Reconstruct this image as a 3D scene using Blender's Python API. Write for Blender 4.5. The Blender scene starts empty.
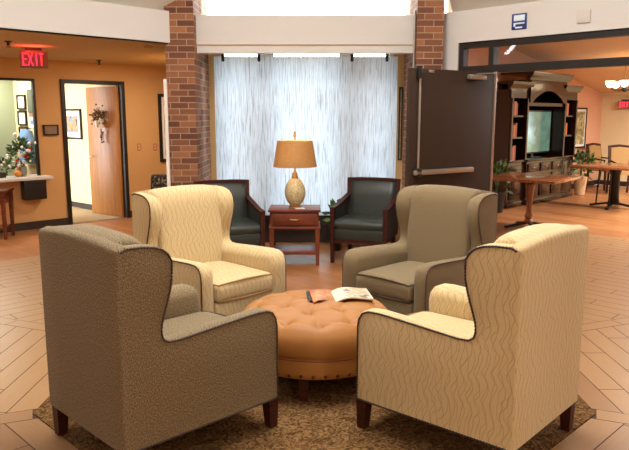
import bpy, bmesh, math, random
from mathutils import Vector, Matrix, Euler
R = random.Random(7)
PI = math.pi
S2 = math.sqrt(0.5)
scn = bpy.context.scene
COL = scn.collection

# ------------------------------------------------------------------ camera
EYE, FPX = 1.62, 660.0
TILT = math.atan(109 / 660)
cam_d = bpy.data.cameras.new('camera'); cam = bpy.data.objects.new('camera', cam_d); COL.objects.link(cam)
cam_d.sensor_width = 36; cam_d.lens = 36 * FPX / 629
cam.location = (0, 0, EYE); cam.rotation_euler = (PI / 2 - TILT, 0, 0)
cam_d.clip_start = 0.05
scn.camera = cam

def ray(px, py):
    u, v = (px - 314.5) / FPX, (225 - py) / FPX
    return Vector((u, math.cos(TILT) + v * math.sin(TILT), -math.sin(TILT) + v * math.cos(TILT)))
def hit(px, py, n, d):            # plane n.p = d
    r = ray(px, py); o = Vector((0, 0, EYE)); n = Vector(n)
    return o + r * ((d - n.dot(o)) / n.dot(r))
def ground(px, py, z=0): return hit(px, py, (0, 0, 1), z)
def deep(px, py, Y): return hit(px, py, (0, 1, 0), Y)

# ------------------------------------------------------------------ materials
def lin(c):
    return tuple((x / 255 / 12.92) if x / 255 <= 0.04045 else ((x / 255 + 0.055) / 1.055) ** 2.4 for x in c) + (1.0,)
class NT:
    def __init__(s, name):
        s.m = bpy.data.materials.new(name); s.m.use_nodes = True
        s.t = s.m.node_tree; s.b = s.t.nodes['Principled BSDF']; s.out = s.t.nodes['Material Output']
    def n(s, typ, **kw):
        nd = s.t.nodes.new(typ)
        for k, v in kw.items():
            if k in nd.inputs: s.put(nd, k, v)
            else: setattr(nd, k, v)
        return nd
    def put(s, nd, k, v):
        if hasattr(v, 'is_linked') or isinstance(v, bpy.types.NodeSocket): s.t.links.new(v, nd.inputs[k])
        else: nd.inputs[k].default_value = v
    def math(s, op, a, b=0.0, c=0.0):
        nd = s.t.nodes.new('ShaderNodeMath'); nd.operation = op
        for i, v in enumerate((a, b, c)): s.put(nd, i, v)
        return nd.outputs[0]
    def mix(s, f, a, b):
        nd = s.t.nodes.new('ShaderNodeMix'); nd.data_type = 'RGBA'
        s.put(nd, 0, f); s.put(nd, 6, a); s.put(nd, 7, b)
        return nd.outputs[2]
    def ramp(s, f, stops):
        nd = s.t.nodes.new('ShaderNodeValToRGB'); s.put(nd, 0, f)
        e = nd.color_ramp.elements
        while len(e) < len(stops): e.new(0.5)
        for i, (p, c) in enumerate(stops): e[i].position = p; e[i].color = c
        return nd.outputs[0]
    def coord(s, kind='Object', scale=(1, 1, 1), rot=(0, 0, 0)):
        tc = s.t.nodes.new('ShaderNodeTexCoord'); mp = s.t.nodes.new('ShaderNodeMapping')
        s.t.links.new(tc.outputs[kind], mp.inputs[0]); mp.inputs['Scale'].default_value = scale; mp.inputs['Rotation'].default_value = rot
        return mp.outputs[0]
    def noise(s, vec, scale, detail=2, rough=0.5, dist=0.0):
        nd = s.t.nodes.new('ShaderNodeTexNoise'); s.put(nd, 'Vector', vec)
        s.put(nd, 'Scale', scale); s.put(nd, 'Detail', detail); s.put(nd, 'Roughness', rough); s.put(nd, 'Distortion', dist)
        return nd.outputs['Fac']
    def bump(s, h, strength=0.3, dist=0.01):
        nd = s.t.nodes.new('ShaderNodeBump'); s.put(nd, 'Height', h); s.put(nd, 'Strength', strength); s.put(nd, 'Distance', dist)
        s.t.links.new(nd.outputs[0], s.b.inputs['Normal'])
    def set(s, **kw):
        for k, v in kw.items(): s.put(s.b, k.replace('_', ' '), v)
        return s
def flat(name, rgb, rough=0.6, var=0.06, scale=6, metal=0.0, coat=0.0, bump=0.0, spec=0.5):
    t = NT(name); c = lin(rgb)
    d = tuple(x * (1 - var) for x in c[:3]) + (1,); e = tuple(min(1, x * (1 + var)) for x in c[:3]) + (1,)
    f = t.noise(t.coord(), scale, 3)
    t.set(Base_Color=t.mix(f, d, e), Roughness=rough, Metallic=metal, Coat_Weight=coat)
    t.put(t.b, 'Specular IOR Level', spec)
    if bump: t.bump(t.noise(t.coord(), scale * 25, 2), bump, 0.004)
    return t.m
def wood(name, dark, light, rough=0.35, scale=(3, 3, 40), coat=0.0, rot=(0, 0, 0), spec=0.5):
    t = NT(name)
    f = t.noise(t.coord('Object', scale, rot), 1.0, 4, 0.6, 0.6)
    t.set(Base_Color=t.ramp(f, [(0.3, lin(dark)), (0.7, lin(light))]), Roughness=rough, Coat_Weight=coat)
    t.put(t.b, 'Specular IOR Level', spec)
    return t.m
def emit(name, rgb, strength):
    t = NT(name); t.set(Base_Color=lin(rgb), Emission_Color=lin(rgb), Emission_Strength=strength); return t.m

M = {}
def fab_cream():
    t = NT('cream_wave_fabric')
    uv = t.coord('UV')
    sep = t.n('ShaderNodeSeparateXYZ'); t.t.links.new(uv, sep.inputs[0])
    u, v = sep.outputs[0], sep.outputs[1]
    wob = t.noise(uv, 5.0, 1)
    wob2 = t.noise(uv, 11.0, 1)
    masks = []
    for sgn, ph in ((1, 0.0), (-1, 1.9)):
        w = t.math('SINE', t.math('ADD', t.math('MULTIPLY', v, 40.0), t.math('MULTIPLY_ADD', wob, 8.0, ph)))
        p = t.math('MULTIPLY_ADD', u, 27.0, t.math('MULTIPLY', w, 0.36 * sgn))
        p = t.math('ADD', p, t.math('MULTIPLY', wob2, 1.2 * sgn))
        fr = t.math('ABSOLUTE', t.math('SUBTRACT', t.math('FRACT', p), 0.5))
        masks.append(t.math('SMOOTH_MIN', 1.0, t.math('MAXIMUM', t.math('MULTIPLY_ADD', fr, -14.0, 1.05), 0.0), 0.1))
    line = t.math('MAXIMUM', masks[0], masks[1])
    fine = t.noise(t.coord('UV', (1, 1, 1)), 220, 2)
    base = t.mix(fine, lin((186, 160, 112)), lin((212, 189, 144)))
    t.set(Base_Color=t.mix(t.math('MULTIPLY', line, 0.55), base, lin((136, 98, 50))), Roughness=0.85, Sheen_Weight=0.15)
    t.put(t.b, 'Specular IOR Level', 0.2)
    t.bump(t.math('ADD', t.math('MULTIPLY', line, -0.5), fine), 0.25, 0.004)
    return t.m
def fab_tweed():
    t = NT('brown_tweed_fabric')
    uv = t.coord('UV')
    a = t.noise(t.coord('UV', (235, 150, 1), (0, 0, 0.5)), 1.0, 3, 0.7)
    b = t.noise(uv, 60, 3, 0.7)
    g = t.noise(uv, 260, 2)
    col = t.ramp(a, [(0.34, lin((50, 41, 28))), (0.5, lin((116, 99, 71))), (0.66, lin((182, 160, 122)))])
    col = t.mix(t.math('MULTIPLY', b, 0.35), col, lin((112, 92, 62)))
    t.set(Base_Color=col, Roughness=0.9, Sheen_Weight=0.1)
    t.put(t.b, 'Specular IOR Level', 0.2)
    t.bump(g, 0.2, 0.003)
    return t.m
def leather():
    t = NT('caramel_leather')
    f = t.noise(t.coord(), 5, 4)
    t.set(Base_Color=t.mix(f, lin((146, 95, 44)), lin((172, 117, 60))), Roughness=0.5)
    t.put(t.b, 'Specular IOR Level', 0.3)
    t.bump(t.noise(t.coord(), 160, 3), 0.12, 0.002)
    return t.m
def brick():
    t = NT('red_brick')
    b = t.n('ShaderNodeTexBrick'); t.put(b, 'Vector', t.coord('UV'))
    for k, v in (('Scale', 1.0), ('Brick Width', 0.2), ('Row Height', 0.068), ('Mortar Size', 0.0052), ('Mortar Smooth', 0.2), ('Bias', 0.0)): t.put(b, k, v)
    b.offset = 0.5
    t.put(b, 'Color1', lin((98, 54, 38))); t.put(b, 'Color2', lin((172, 112, 72))); t.put(b, 'Mortar', lin((176, 154, 126)))
    n = t.noise(t.coord('UV'), 26, 4, 0.7)
    t.set(Base_Color=t.mix(t.math('MULTIPLY', n, 0.5), b.outputs[0], lin((84, 54, 40))), Roughness=0.9)
    t.bump(t.math('MULTIPLY', b.outputs[1], -1.0), 0.5, 0.006)
    return t.m
def plank_tile():
    t = NT('wood_plank_tile')
    at = t.n('ShaderNodeAttribute', attribute_name='tint')
    uv = t.coord('UV', (3.0, 34, 1))
    g = t.noise(uv, 1.0, 4, 0.65, 0.4)
    tint = t.n('ShaderNodeSeparateColor'); t.t.links.new(at.outputs['Color'], tint.inputs[0])
    a = t.mix(tint.outputs[0], lin((142, 106, 70)), lin((180, 142, 98)))
    t.set(Base_Color=t.mix(t.math('MULTIPLY', g, 0.7), a, lin((118, 76, 42))), Roughness=t.math('MULTIPLY_ADD', g, 0.14, 0.27))
    t.put(t.b, 'Specular IOR Level', 0.55)
    t.bump(g, 0.08, 0.002)
    return t.m
def laminate():
    t = NT('orange_wood_laminate')
    b = t.n('ShaderNodeTexBrick'); t.put(b, 'Vector', t.coord('Object', (1, 1, 1), (0, 0, PI / 4)))
    for k, v in (('Scale', 1.0), ('Brick Width', 1.1), ('Row Height', 0.11), ('Mortar Size', 0.0015)): t.put(b, k, v)
    t.put(b, 'Color1', lin((148, 96, 54))); t.put(b, 'Color2', lin((174, 118, 72))); t.put(b, 'Mortar', lin((92, 48, 24)))
    t.set(Base_Color=b.outputs[0], Roughness=0.34)
    t.put(t.b, 'Specular IOR Level', 0.35)
    return t.m
def carpet():
    t = NT('brown_loop_carpet')
    f = t.noise(t.coord('Object'), 26, 3, 0.6, 2.2)
    g = t.noise(t.coord('Object'), 130, 2)
    c = t.ramp(f, [(0.38, lin((70, 48, 28))), (0.5, lin((112, 82, 50))), (0.62, lin((150, 116, 74)))])
    t.set(Base_Color=t.mix(t.math('MULTIPLY', g, 0.5), c, lin((70, 46, 26))), Roughness=1.0)
    t.put(t.b, 'Specular IOR Level', 0.05)
    t.bump(t.math('ADD', f, g), 0.6, 0.01)
    return t.m
def panel_mat():
    t = NT('reed_streak_panel')
    a = t.noise(t.coord('Object', (120, 1, 3.0)), 1.0, 3, 0.6, 0.3)
    b = t.noise(t.coord('Object', (260, 1, 5)), 1.0, 2, 0.6)
    c = t.noise(t.coord('Object', (2.0, 1, 1.2)), 1.0, 2)
    s1 = t.ramp(a, [(0.50, (0, 0, 0, 1)), (0.66, (1, 1, 1, 1))])
    s2 = t.ramp(b, [(0.56, (0, 0, 0, 1)), (0.70, (1, 1, 1, 1))])
    s = t.math('MAXIMUM', t.math('MULTIPLY', s1, 0.8), t.math('MULTIPLY', s2, 0.6))
    col = t.mix(s, lin((230, 239, 246)), lin((138, 140, 144)))
    col = t.mix(t.math('MULTIPLY', c, 0.25), col, lin((200, 205, 212)))
    tr = t.n('ShaderNodeBsdfTranslucent'); t.put(tr, 'Color', col)
    df = t.n('ShaderNodeBsdfDiffuse'); t.put(df, 'Color', col)
    mx = t.n('ShaderNodeMixShader'); t.put(mx, 0, 0.6)
    t.t.links.new(df.outputs[0], mx.inputs[1]); t.t.links.new(tr.outputs[0], mx.inputs[2])
    t.t.links.new(mx.outputs[0], t.out.inputs[0])
    return t.m
def glass(name, rough=0.0, tint=(0.95, 0.97, 0.97, 1)):
    t = NT(name)
    tr = t.n('ShaderNodeBsdfTransparent'); t.put(tr, 'Color', tint)
    gl = t.n('ShaderNodeBsdfGlossy'); t.put(gl, 'Roughness', rough)
    fr = t.n('ShaderNodeFresnel'); t.put(fr, 'IOR', 1.45)
    mx = t.n('ShaderNodeMixShader'); t.t.links.new(fr.outputs[0], mx.inputs[0])
    t.t.links.new(tr.outputs[0], mx.inputs[1]); t.t.links.new(gl.outputs[0], mx.inputs[2])
    t.t.links.new(mx.outputs[0], t.out.inputs[0])
    return t.m
def blotch(name, cols, scale, rough=0.7, kind='Object', dist=0.0, detail=2, emitv=0.0):
    t = NT(name)
    f = t.noise(t.coord(kind), scale, detail, 0.6, dist)
    n = len(cols)
    c = t.ramp(f, [(0.3 + 0.4 * i / (n - 1), lin(x)) for i, x in enumerate(cols)])
    t.set(Base_Color=c, Roughness=rough)
    if emitv: t.set(Emission_Color=c, Emission_Strength=emitv)
    return t.m
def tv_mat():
    t = NT('painted_screen_reflection')
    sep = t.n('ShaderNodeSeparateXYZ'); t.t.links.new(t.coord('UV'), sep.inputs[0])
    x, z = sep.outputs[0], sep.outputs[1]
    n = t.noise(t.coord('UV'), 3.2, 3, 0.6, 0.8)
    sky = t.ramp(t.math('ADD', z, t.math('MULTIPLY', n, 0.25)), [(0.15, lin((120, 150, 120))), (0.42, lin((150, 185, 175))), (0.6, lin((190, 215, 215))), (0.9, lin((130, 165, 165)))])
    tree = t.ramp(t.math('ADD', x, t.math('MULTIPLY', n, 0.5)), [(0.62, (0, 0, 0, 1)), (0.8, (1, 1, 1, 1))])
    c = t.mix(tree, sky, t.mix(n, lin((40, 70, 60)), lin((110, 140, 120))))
    t.set(Base_Color=(0.01, 0.01, 0.01, 1), Roughness=0.15, Emission_Color=c, Emission_Strength=1.3)  # reflection of sky and trees on the dark screen, painted as emitted colour
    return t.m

M['cream'] = fab_cream(); M['tweed'] = fab_tweed(); M['leather'] = leather(); M['brick'] = brick()
M['tile'] = plank_tile(); M['lam'] = laminate(); M['carpet'] = carpet(); M['panel'] = panel_mat()
M['grout'] = flat('floor_grout', (66, 40, 24), 0.7)
M['glass'] = glass('window_glass'); M['glass_soft'] = glass('transom_glass')
M['white'] = flat('warm_white_plaster', (206, 200, 192), 0.8, 0.02, 2)
M['vault'] = flat('white_vault_plaster', (235, 230, 220), 0.85, 0.02, 2)
M['orange'] = flat('tan_orange_wall_paint', (200, 154, 98), 0.75, 0.05, 1.5, spec=0.3)
M['cream_wall'] = flat('cream_wall_paint', (226, 206, 160), 0.8, 0.03, 2)
M['sage'] = flat('sage_wall_paint', (158, 166, 132), 0.8, 0.04, 2)
M['peach'] = flat('peach_wall_paint', (212, 164, 130), 0.8, 0.04, 2)
M['hall_ceil'] = flat('tan_textured_ceiling', (188, 158, 114), 0.95, 0.05, 20, bump=0.2)
M['peach_ceil'] = flat('peach_ceiling_paint', (222, 190, 156), 0.9, 0.04, 3)
M['base'] = flat('dark_rubber_base', (48, 36, 28), 0.5, 0.1, 4)
M['frame'] = flat('dark_bronze_frame', (34, 29, 24), 0.45, 0.08, 6, spec=0.3)
M['door_dark'] = flat('dark_brown_door', (56, 40, 29), 0.6, 0.08, 3, spec=0.25)
M['steel'] = flat('brushed_steel', (176, 168, 156), 0.35, 0.05, 30, metal=0.8)
M['brass'] = flat('aged_brass', (190, 150, 90), 0.35, 0.08, 20, metal=0.8)
M['black'] = flat('black_plastic', (22, 20, 18), 0.4, 0.1, 10)
M['iron'] = flat('black_iron', (24, 22, 22), 0.45, 0.1, 12, metal=0.3)
M['mahog'] = wood('mahogany_wood', (62, 24, 14), (112, 48, 28), 0.25, coat=0.3)
M['cherry'] = wood('cherry_table_wood', (84, 36, 20), (130, 62, 34), 0.4, (3, 30, 3), coat=0.1)
M['legwood'] = wood('dark_leg_wood', (44, 18, 11), (74, 30, 19), 0.5, spec=0.25)
M['cabinet'] = wood('dark_cabinet_wood', (22, 10, 8), (40, 18, 13), 0.2, (4, 4, 26), coat=0.2)
M['oak'] = wood('honey_oak_door', (168, 106, 46), (196, 134, 66), 0.4, (30, 30, 2.0))
M['ptable'] = wood('brown_table_wood', (116, 66, 38), (160, 98, 58), 0.2, (4, 24, 4), coat=0.4)
M['green'] = flat('dark_green_vinyl', (44, 50, 42), 0.42, 0.12, 8)
M['trim_dark'] = flat('dark_brown_nail_trim', (44, 28, 20), 0.5, 0.2, 60)
M['trim_brown'] = flat('brown_nail_trim', (62, 44, 34), 0.5, 0.2, 60)
M['pipe_cream'] = flat('tan_cord_piping', (150, 112, 66), 0.8, 0.1, 40)
M['pipe_tweed'] = flat('dark_tweed_piping', (64, 50, 34), 0.8, 0.1, 40)
M['nail'] = flat('antique_nail', (92, 52, 24), 0.3, 0.1, 30, metal=0.7)
M['shade'] = None
M['ceramic'] = blotch('mottled_tan_ceramic', [(156, 136, 94), (196, 178, 130), (214, 198, 154)], 60, 0.45)
M['leaf'] = blotch('green_leaf', [(30, 52, 20), (56, 88, 36), (104, 128, 62)], 6, 0.5)
M['leaf_dry'] = blotch('olive_dry_leaf', [(90, 80, 30), (130, 110, 44), (60, 60, 24)], 20, 0.7)
M['petal_w'] = flat('white_petal', (240, 236, 224), 0.7)
M['petal_r'] = flat('red_petal', (190, 30, 34), 0.6)
M['petal_p'] = flat('plum_berry', (98, 30, 34), 0.5)
M['petal_o'] = flat('orange_gourd', (220, 140, 50), 0.5)
M['paper'] = flat('white_paper', (236, 230, 218), 0.7, 0.03, 10)
M['redlit'] = emit('lit_red_letters', (255, 50, 90), 1.6)
M['exit_face'] = flat('pale_exit_face', (150, 112, 84), 0.4)
M['blue'] = flat('navy_blue_sign', (30, 44, 110), 0.4)
M['signw'] = flat('pale_sign_print', (214, 226, 230), 0.5)
M['tanpot'] = flat('tan_clay_pot', (190, 150, 108), 0.7)
M['gold'] = flat('gold_tan_upholstery', (158, 120, 68), 0.8, 0.1, 20)
M['lawn'] = blotch('lawn_grass', [(70, 96, 40), (110, 136, 70), (140, 160, 90)], 8, 1.0)
M['damask'] = blotch('black_white_damask', [(24, 22, 20), (34, 30, 28), (70, 62, 54), (190, 178, 154)], 18, 0.8, dist=1.5)
M['denim'] = flat('blue_cotton', (110, 140, 170), 0.9, 0.25, 14)
M['art'] = blotch('abstract_print', [(40, 70, 110), (120, 140, 160), (200, 140, 60), (60, 50, 50)], 9, 0.6, dist=1.0)
M['art2'] = blotch('olive_print', [(216, 200, 160), (170, 160, 110), (96, 90, 50), (200, 180, 130)], 7, 0.6, dist=1.0)
M['art3'] = blotch('grey_document', [(230, 226, 212), (200, 196, 180), (232, 228, 214)], 30, 0.6)
M['art4'] = blotch('tan_print', [(200, 170, 120), (170, 130, 80), (220, 196, 150)], 6, 0.6)
M['mat_white'] = flat('white_mat_board', (232, 226, 214), 0.8)
M['book_o'] = flat('orange_book_cloth', (176, 96, 48), 0.6, 0.1, 20)
M['book_b'] = flat('brown_book_cloth', (120, 66, 38), 0.6, 0.1, 20)
M['bulb'] = emit('warm_lit_glass', (255, 226, 180), 6.0)
M['bead'] = flat('grey_note_board', (96, 98, 78), 0.9, 0.2, 50)
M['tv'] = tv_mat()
def shade_mat():
    t = NT('burlap_lamp_shade')
    f = t.noise(t.coord('Object', (40, 40, 130)), 1.0, 3)
    g = t.noise(t.coord('Object', (14, 14, 5)), 1.0, 2, 0.5, 1.0)
    c = t.mix(f, lin((176, 134, 80)), lin((212, 172, 114)))
    df = t.b; t.set(Base_Color=c, Roughness=0.4)
    t.bump(g, 0.5, 0.02)
    tr = t.n('ShaderNodeBsdfTranslucent'); t.put(tr, 'Color', c)
    mx = t.n('ShaderNodeMixShader'); t.put(mx, 0, 0.35)
    t.t.links.new(df.outputs[0], mx.inputs[1]); t.t.links.new(tr.outputs[0], mx.inputs[2]); t.t.links.new(mx.outputs[0], t.out.inputs[0])
    return t.m
M['shade'] = shade_mat()

# ------------------------------------------------------------------ mesh helpers
class MB:
    def __init__(s): s.v = []; s.f = []; s.mi = []
    def add(s, vs, fs, mi=0):
        o = len(s.v); s.v += [tuple(v) for v in vs]; s.f += [tuple(i + o for i in f) for f in fs]; s.mi += [mi] * len(fs); return s
    def box(s, c, size, rz=0.0, bev=0.0, seg=2, mi=0, rot=None):
        bm = bmesh.new(); bmesh.ops.create_cube(bm, size=1.0)
        for v in bm.verts: v.co = Vector((v.co.x * size[0], v.co.y * size[1], v.co.z * size[2]))
        if bev: bmesh.ops.bevel(bm, geom=bm.edges[:], offset=bev, segments=seg, profile=0.5, affect='EDGES')
        m = Matrix.Translation(c) @ (rot.to_matrix().to_4x4() if rot else Matrix.Rotation(rz, 4, 'Z'))
        bm.verts.index_update()
        s.add([m @ v.co for v in bm.verts], [[v.index for v in f.verts] for f in bm.faces], mi); bm.free(); return s
    def b2(s, a, b, bev=0.0, mi=0):     # box from corner to corner
        return s.box([(x + y) / 2 for x, y in zip(a, b)], [abs(y - x) for x, y in zip(a, b)], bev=bev, mi=mi)
    def taper(s, base, top, w0, w1, d0=None, d1=None, mi=0):   # square taper between two centres
        d0 = d0 or w0; d1 = d1 or w1
        vs = [(base[0] + a * w0 / 2, base[1] + b * d0 / 2, base[2]) for a, b in ((-1, -1), (1, -1), (1, 1), (-1, 1))]
        vs += [(top[0] + a * w1 / 2, top[1] + b * d1 / 2, top[2]) for a, b in ((-1, -1), (1, -1), (1, 1), (-1, 1))]
        return s.add(vs, [(3, 2, 1, 0), (4, 5, 6, 7), (0, 1, 5, 4), (1, 2, 6, 5), (2, 3, 7, 6), (3, 0, 4, 7)], mi)
    def lathe(s, prof, c=(0, 0, 0), n=24, mi=0, cap=True):
        vs, fs = [], []
        for r, z in prof:
            for k in range(n): vs.append((c[0] + r * math.cos(2 * PI * k / n), c[1] + r * math.sin(2 * PI * k / n), c[2] + z))
        for i in range(len(prof) - 1):
            for k in range(n):
                k2 = (k + 1) % n; fs.append((i * n + k, i * n + k2, (i + 1) * n + k2, (i + 1) * n + k))
        if cap:
            fs.append(tuple(range(n - 1, -1, -1))); fs.append(tuple((len(prof) - 1) * n + k for k in range(n)))
        return s.add(vs, fs, mi)
    def tube(s, pts, r, n=8, closed=False, mi=0):
        pts = [Vector(p) for p in pts]; L = len(pts); vs, fs = [], []
        up = Vector((0, 0, 1))
        for i, p in enumerate(pts):
            a = pts[(i - 1) % L] if (closed or i) else p; b = pts[(i + 1) % L] if (closed or i < L - 1) else p
            t = (b - a).normalized()
            x = t.cross(up)
            if x.length < 0.1: x = t.cross(Vector((0, 1, 0.01)))
            x.normalize(); y = t.cross(x).normalized()
            rr = r[i] if isinstance(r, (list, tuple)) else r
            for k in range(n): vs.append(p + (x * math.cos(2 * PI * k / n) + y * math.sin(2 * PI * k / n)) * rr)
        for i in range(L if closed else L - 1):
            j = (i + 1) % L
            for k in range(n):
                k2 = (k + 1) % n; fs.append((i * n + k, j * n + k, j * n + k2, i * n + k2))
        if not closed: fs.append(tuple(range(n))); fs.append(tuple((L - 1) * n + k for k in range(n - 1, -1, -1)))
        return s.add(vs, fs, mi)
    def sweep_rect(s, pts, w, h, mi=0):  # rectangular bar along points; w across (horizontal), h the other way
        pts = [Vector(p) for p in pts]; vs, fs = [], []; L = len(pts)
        for i, p in enumerate(pts):
            t = (pts[min(i + 1, L - 1)] - pts[max(i - 1, 0)]).normalized()
            x = t.cross(Vector((0, 0, 1)))
            if x.length < 0.2: x = Vector((1, 0, 0))
            x.normalize(); y = x.cross(t).normalized()
            for a, b in ((-1, -1), (1, -1), (1, 1), (-1, 1)): vs.append(p + x * (a * w / 2) + y * (b * h / 2))
        for i in range(L - 1):
            for k in range(4):
                k2 = (k + 1) % 4; fs.append((i * 4 + k, i * 4 + k2, (i + 1) * 4 + k2, (i + 1) * 4 + k))
        fs += [(3, 2, 1, 0), tuple((L - 1) * 4 + k for k in range(4))]
        return s.add(vs, fs, mi)
    def prism(s, poly, z0, z1, mi=0):    # xy polygon (counter-clockwise)
        n = len(poly)
        vs = [(p[0], p[1], z0) for p in poly] + [(p[0], p[1], z1) for p in poly]
        fs = [tuple(range(n - 1, -1, -1)), tuple(range(n, 2 * n))] + [(k, (k + 1) % n, n + (k + 1) % n, n + k) for k in range(n)]
        return s.add(vs, fs, mi)
    def ball(s, c, r, sub=1, sc=(1, 1, 1), mi=0):
        bm = bmesh.new(); bmesh.ops.create_icosphere(bm, subdivisions=sub, radius=1.0); bm.verts.index_update()
        s.add([(c[0] + v.co.x * r * sc[0], c[1] + v.co.y * r * sc[1], c[2] + v.co.z * r * sc[2]) for v in bm.verts], [[v.index for v in f.verts] for f in bm.faces], mi); bm.free(); return s
    def slab(s, prof, layers, warp=None, lock=None):
        """profile in (y, z), counter-clockwise seen from +x, stacked along x with insets"""
        n = len(prof); P = [Vector((p[0], p[1])) for p in prof]; N = []
        for i in range(n):
            a, b = P[i - 1], P[(i + 1) % n]; t = (b - a).normalized(); N.append(Vector((-t.y, t.x)))
        area = sum(P[i].x * P[(i + 1) % n].y - P[(i + 1) % n].x * P[i].y for i in range(n))
        if area < 0: N = [-x for x in N]
        vs, fs = [], []
        for x, ins in layers:
            for i in range(n):
                q = P[i] + N[i] * ins
                if lock and lock(P[i]): q.y = P[i].y
                c = Vector((x, q.x, q.y))
                if warp: c = warp(c)
                vs.append(c)
        for l in range(len(layers) - 1):
            for k in range(n):
                k2 = (k + 1) % n; fs.append((l * n + k, l * n + k2, (l + 1) * n + k2, (l + 1) * n + k))
        fs.append(tuple(range(n - 1, -1, -1))); fs.append(tuple((len(layers) - 1) * n + k for k in range(n)))
        return s.add(vs, fs)
    def leaves(s, c, rad, n, size, rnd, up=0.4, mi=0):
        for _ in range(n):
            d = Vector((rnd.gauss(0, 1), rnd.gauss(0, 1), rnd.gauss(up, 1))).normalized()
            p = Vector(c) + Vector((d.x * rad[0], d.y * rad[1], d.z * rad[2])) * rnd.uniform(0.35, 1.0)
            a = (d + Vector((rnd.uniform(-.6, .6), rnd.uniform(-.6, .6), rnd.uniform(-.4, .6)))).normalized()
            b = a.cross(Vector((rnd.uniform(-1, 1), rnd.uniform(-1, 1), rnd.uniform(-1, 1)))).normalized()
            nn = a.cross(b); L = size * rnd.uniform(0.7, 1.3)
            s.add([p, p + a * L * .5 + b * L * .25 + nn * L * .05, p + a * L, p + a * L * .5 - b * L * .25 + nn * L * .05], [(0, 1, 2, 3)], mi)
        return s
    def build(s, name, mats, parent=None, uv=True, angle=40, smooth=True):
        me = bpy.data.meshes.new(name); me.from_pydata(s.v, [], s.f)
        if not isinstance(mats, (list, tuple)): mats = [mats]
        for m in mats: me.materials.append(m)
        me.polygons.foreach_set('material_index', s.mi)
        bm = bmesh.new(); bm.from_mesh(me); bmesh.ops.recalc_face_normals(bm, faces=bm.faces); bm.to_mesh(me); bm.free()
        if uv:
            ul = me.uv_layers.new(name='UVMap')
            for p in me.polygons:
                nx, ny, nz = (abs(x) for x in p.normal)
                for li in p.loop_indices:
                    co = me.vertices[me.loops[li].vertex_index].co
                    if nz > 0.75: c = (co.x, co.y)
                    elif ny >= nx: c = (co.x, co.z)
                    else: c = (co.y, co.z)
                    ul.data[li].uv = c
        if smooth:
            me.polygons.foreach_set('use_smooth', [True] * len(me.polygons)); me.set_sharp_from_angle(angle=math.radians(angle))
        me.update()
        o = bpy.data.objects.new(name, me); COL.objects.link(o)
        if parent: o.parent = parent
        return o
def tag(o, label, cat, group=None, kind=None):
    o['label'] = label; o['category'] = cat
    if group: o['group'] = group
    if kind: o['kind'] = kind
    return o
def thing(name, label, cat, loc=(0, 0, 0), rz=0.0, group=None, kind=None):
    o = bpy.data.objects.new(name, None); COL.objects.link(o); o.empty_display_size = 0.1
    o.location = loc; o.rotation_euler = (0, 0, rz)
    return tag(o, label, cat, group, kind)
def dup(root, loc, rz, label, group=None):
    r = root.copy(); COL.objects.link(r); r.location = loc; r.rotation_euler = (0, 0, rz); r['label'] = label
    if group: r['group'] = group
    for ch in list(root.children):
        c = ch.copy(); COL.objects.link(c); c.parent = r
        for g in list(ch.children):
            d = g.copy(); COL.objects.link(d); d.parent = c
    return r
def struct(o, label, cat='wall'): return tag(o, label, cat, kind='structure')

# ------------------------------------------------------------------ plan of the place
C = Vector((0.0, 4.06)); DIST = 9.03                    # octagonal atrium; diagonal fronts at Y-X = 9.03 and X+Y = 9.03
A = 3.515
def octv(k, ap, c=C):
    a = math.radians(22.5 + 45 * k); r = ap / math.cos(math.radians(22.5)); return (c.x + r * math.cos(a), c.y + r * math.sin(a))
V = [octv(k, A) for k in range(8)]
ZB, ZT = 2.41, 2.745
LW = 13.55                                               # left wall: Y - X = LW
RW = 9.05                                                # cabinet wall: Y - X = RW
FW = 22.65                                               # far cream wall: X + Y = FW
def on_left(px, py): return hit(px, py, (-1, 1, 0), LW)
def on_fascia(px, py): return hit(px, py, (1, 1, 0), DIST)
def on_cab_wall(px, py): return hit(px, py, (-1, 1, 0), RW)
def line_pt(X, d): return (X, X + d)

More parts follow.
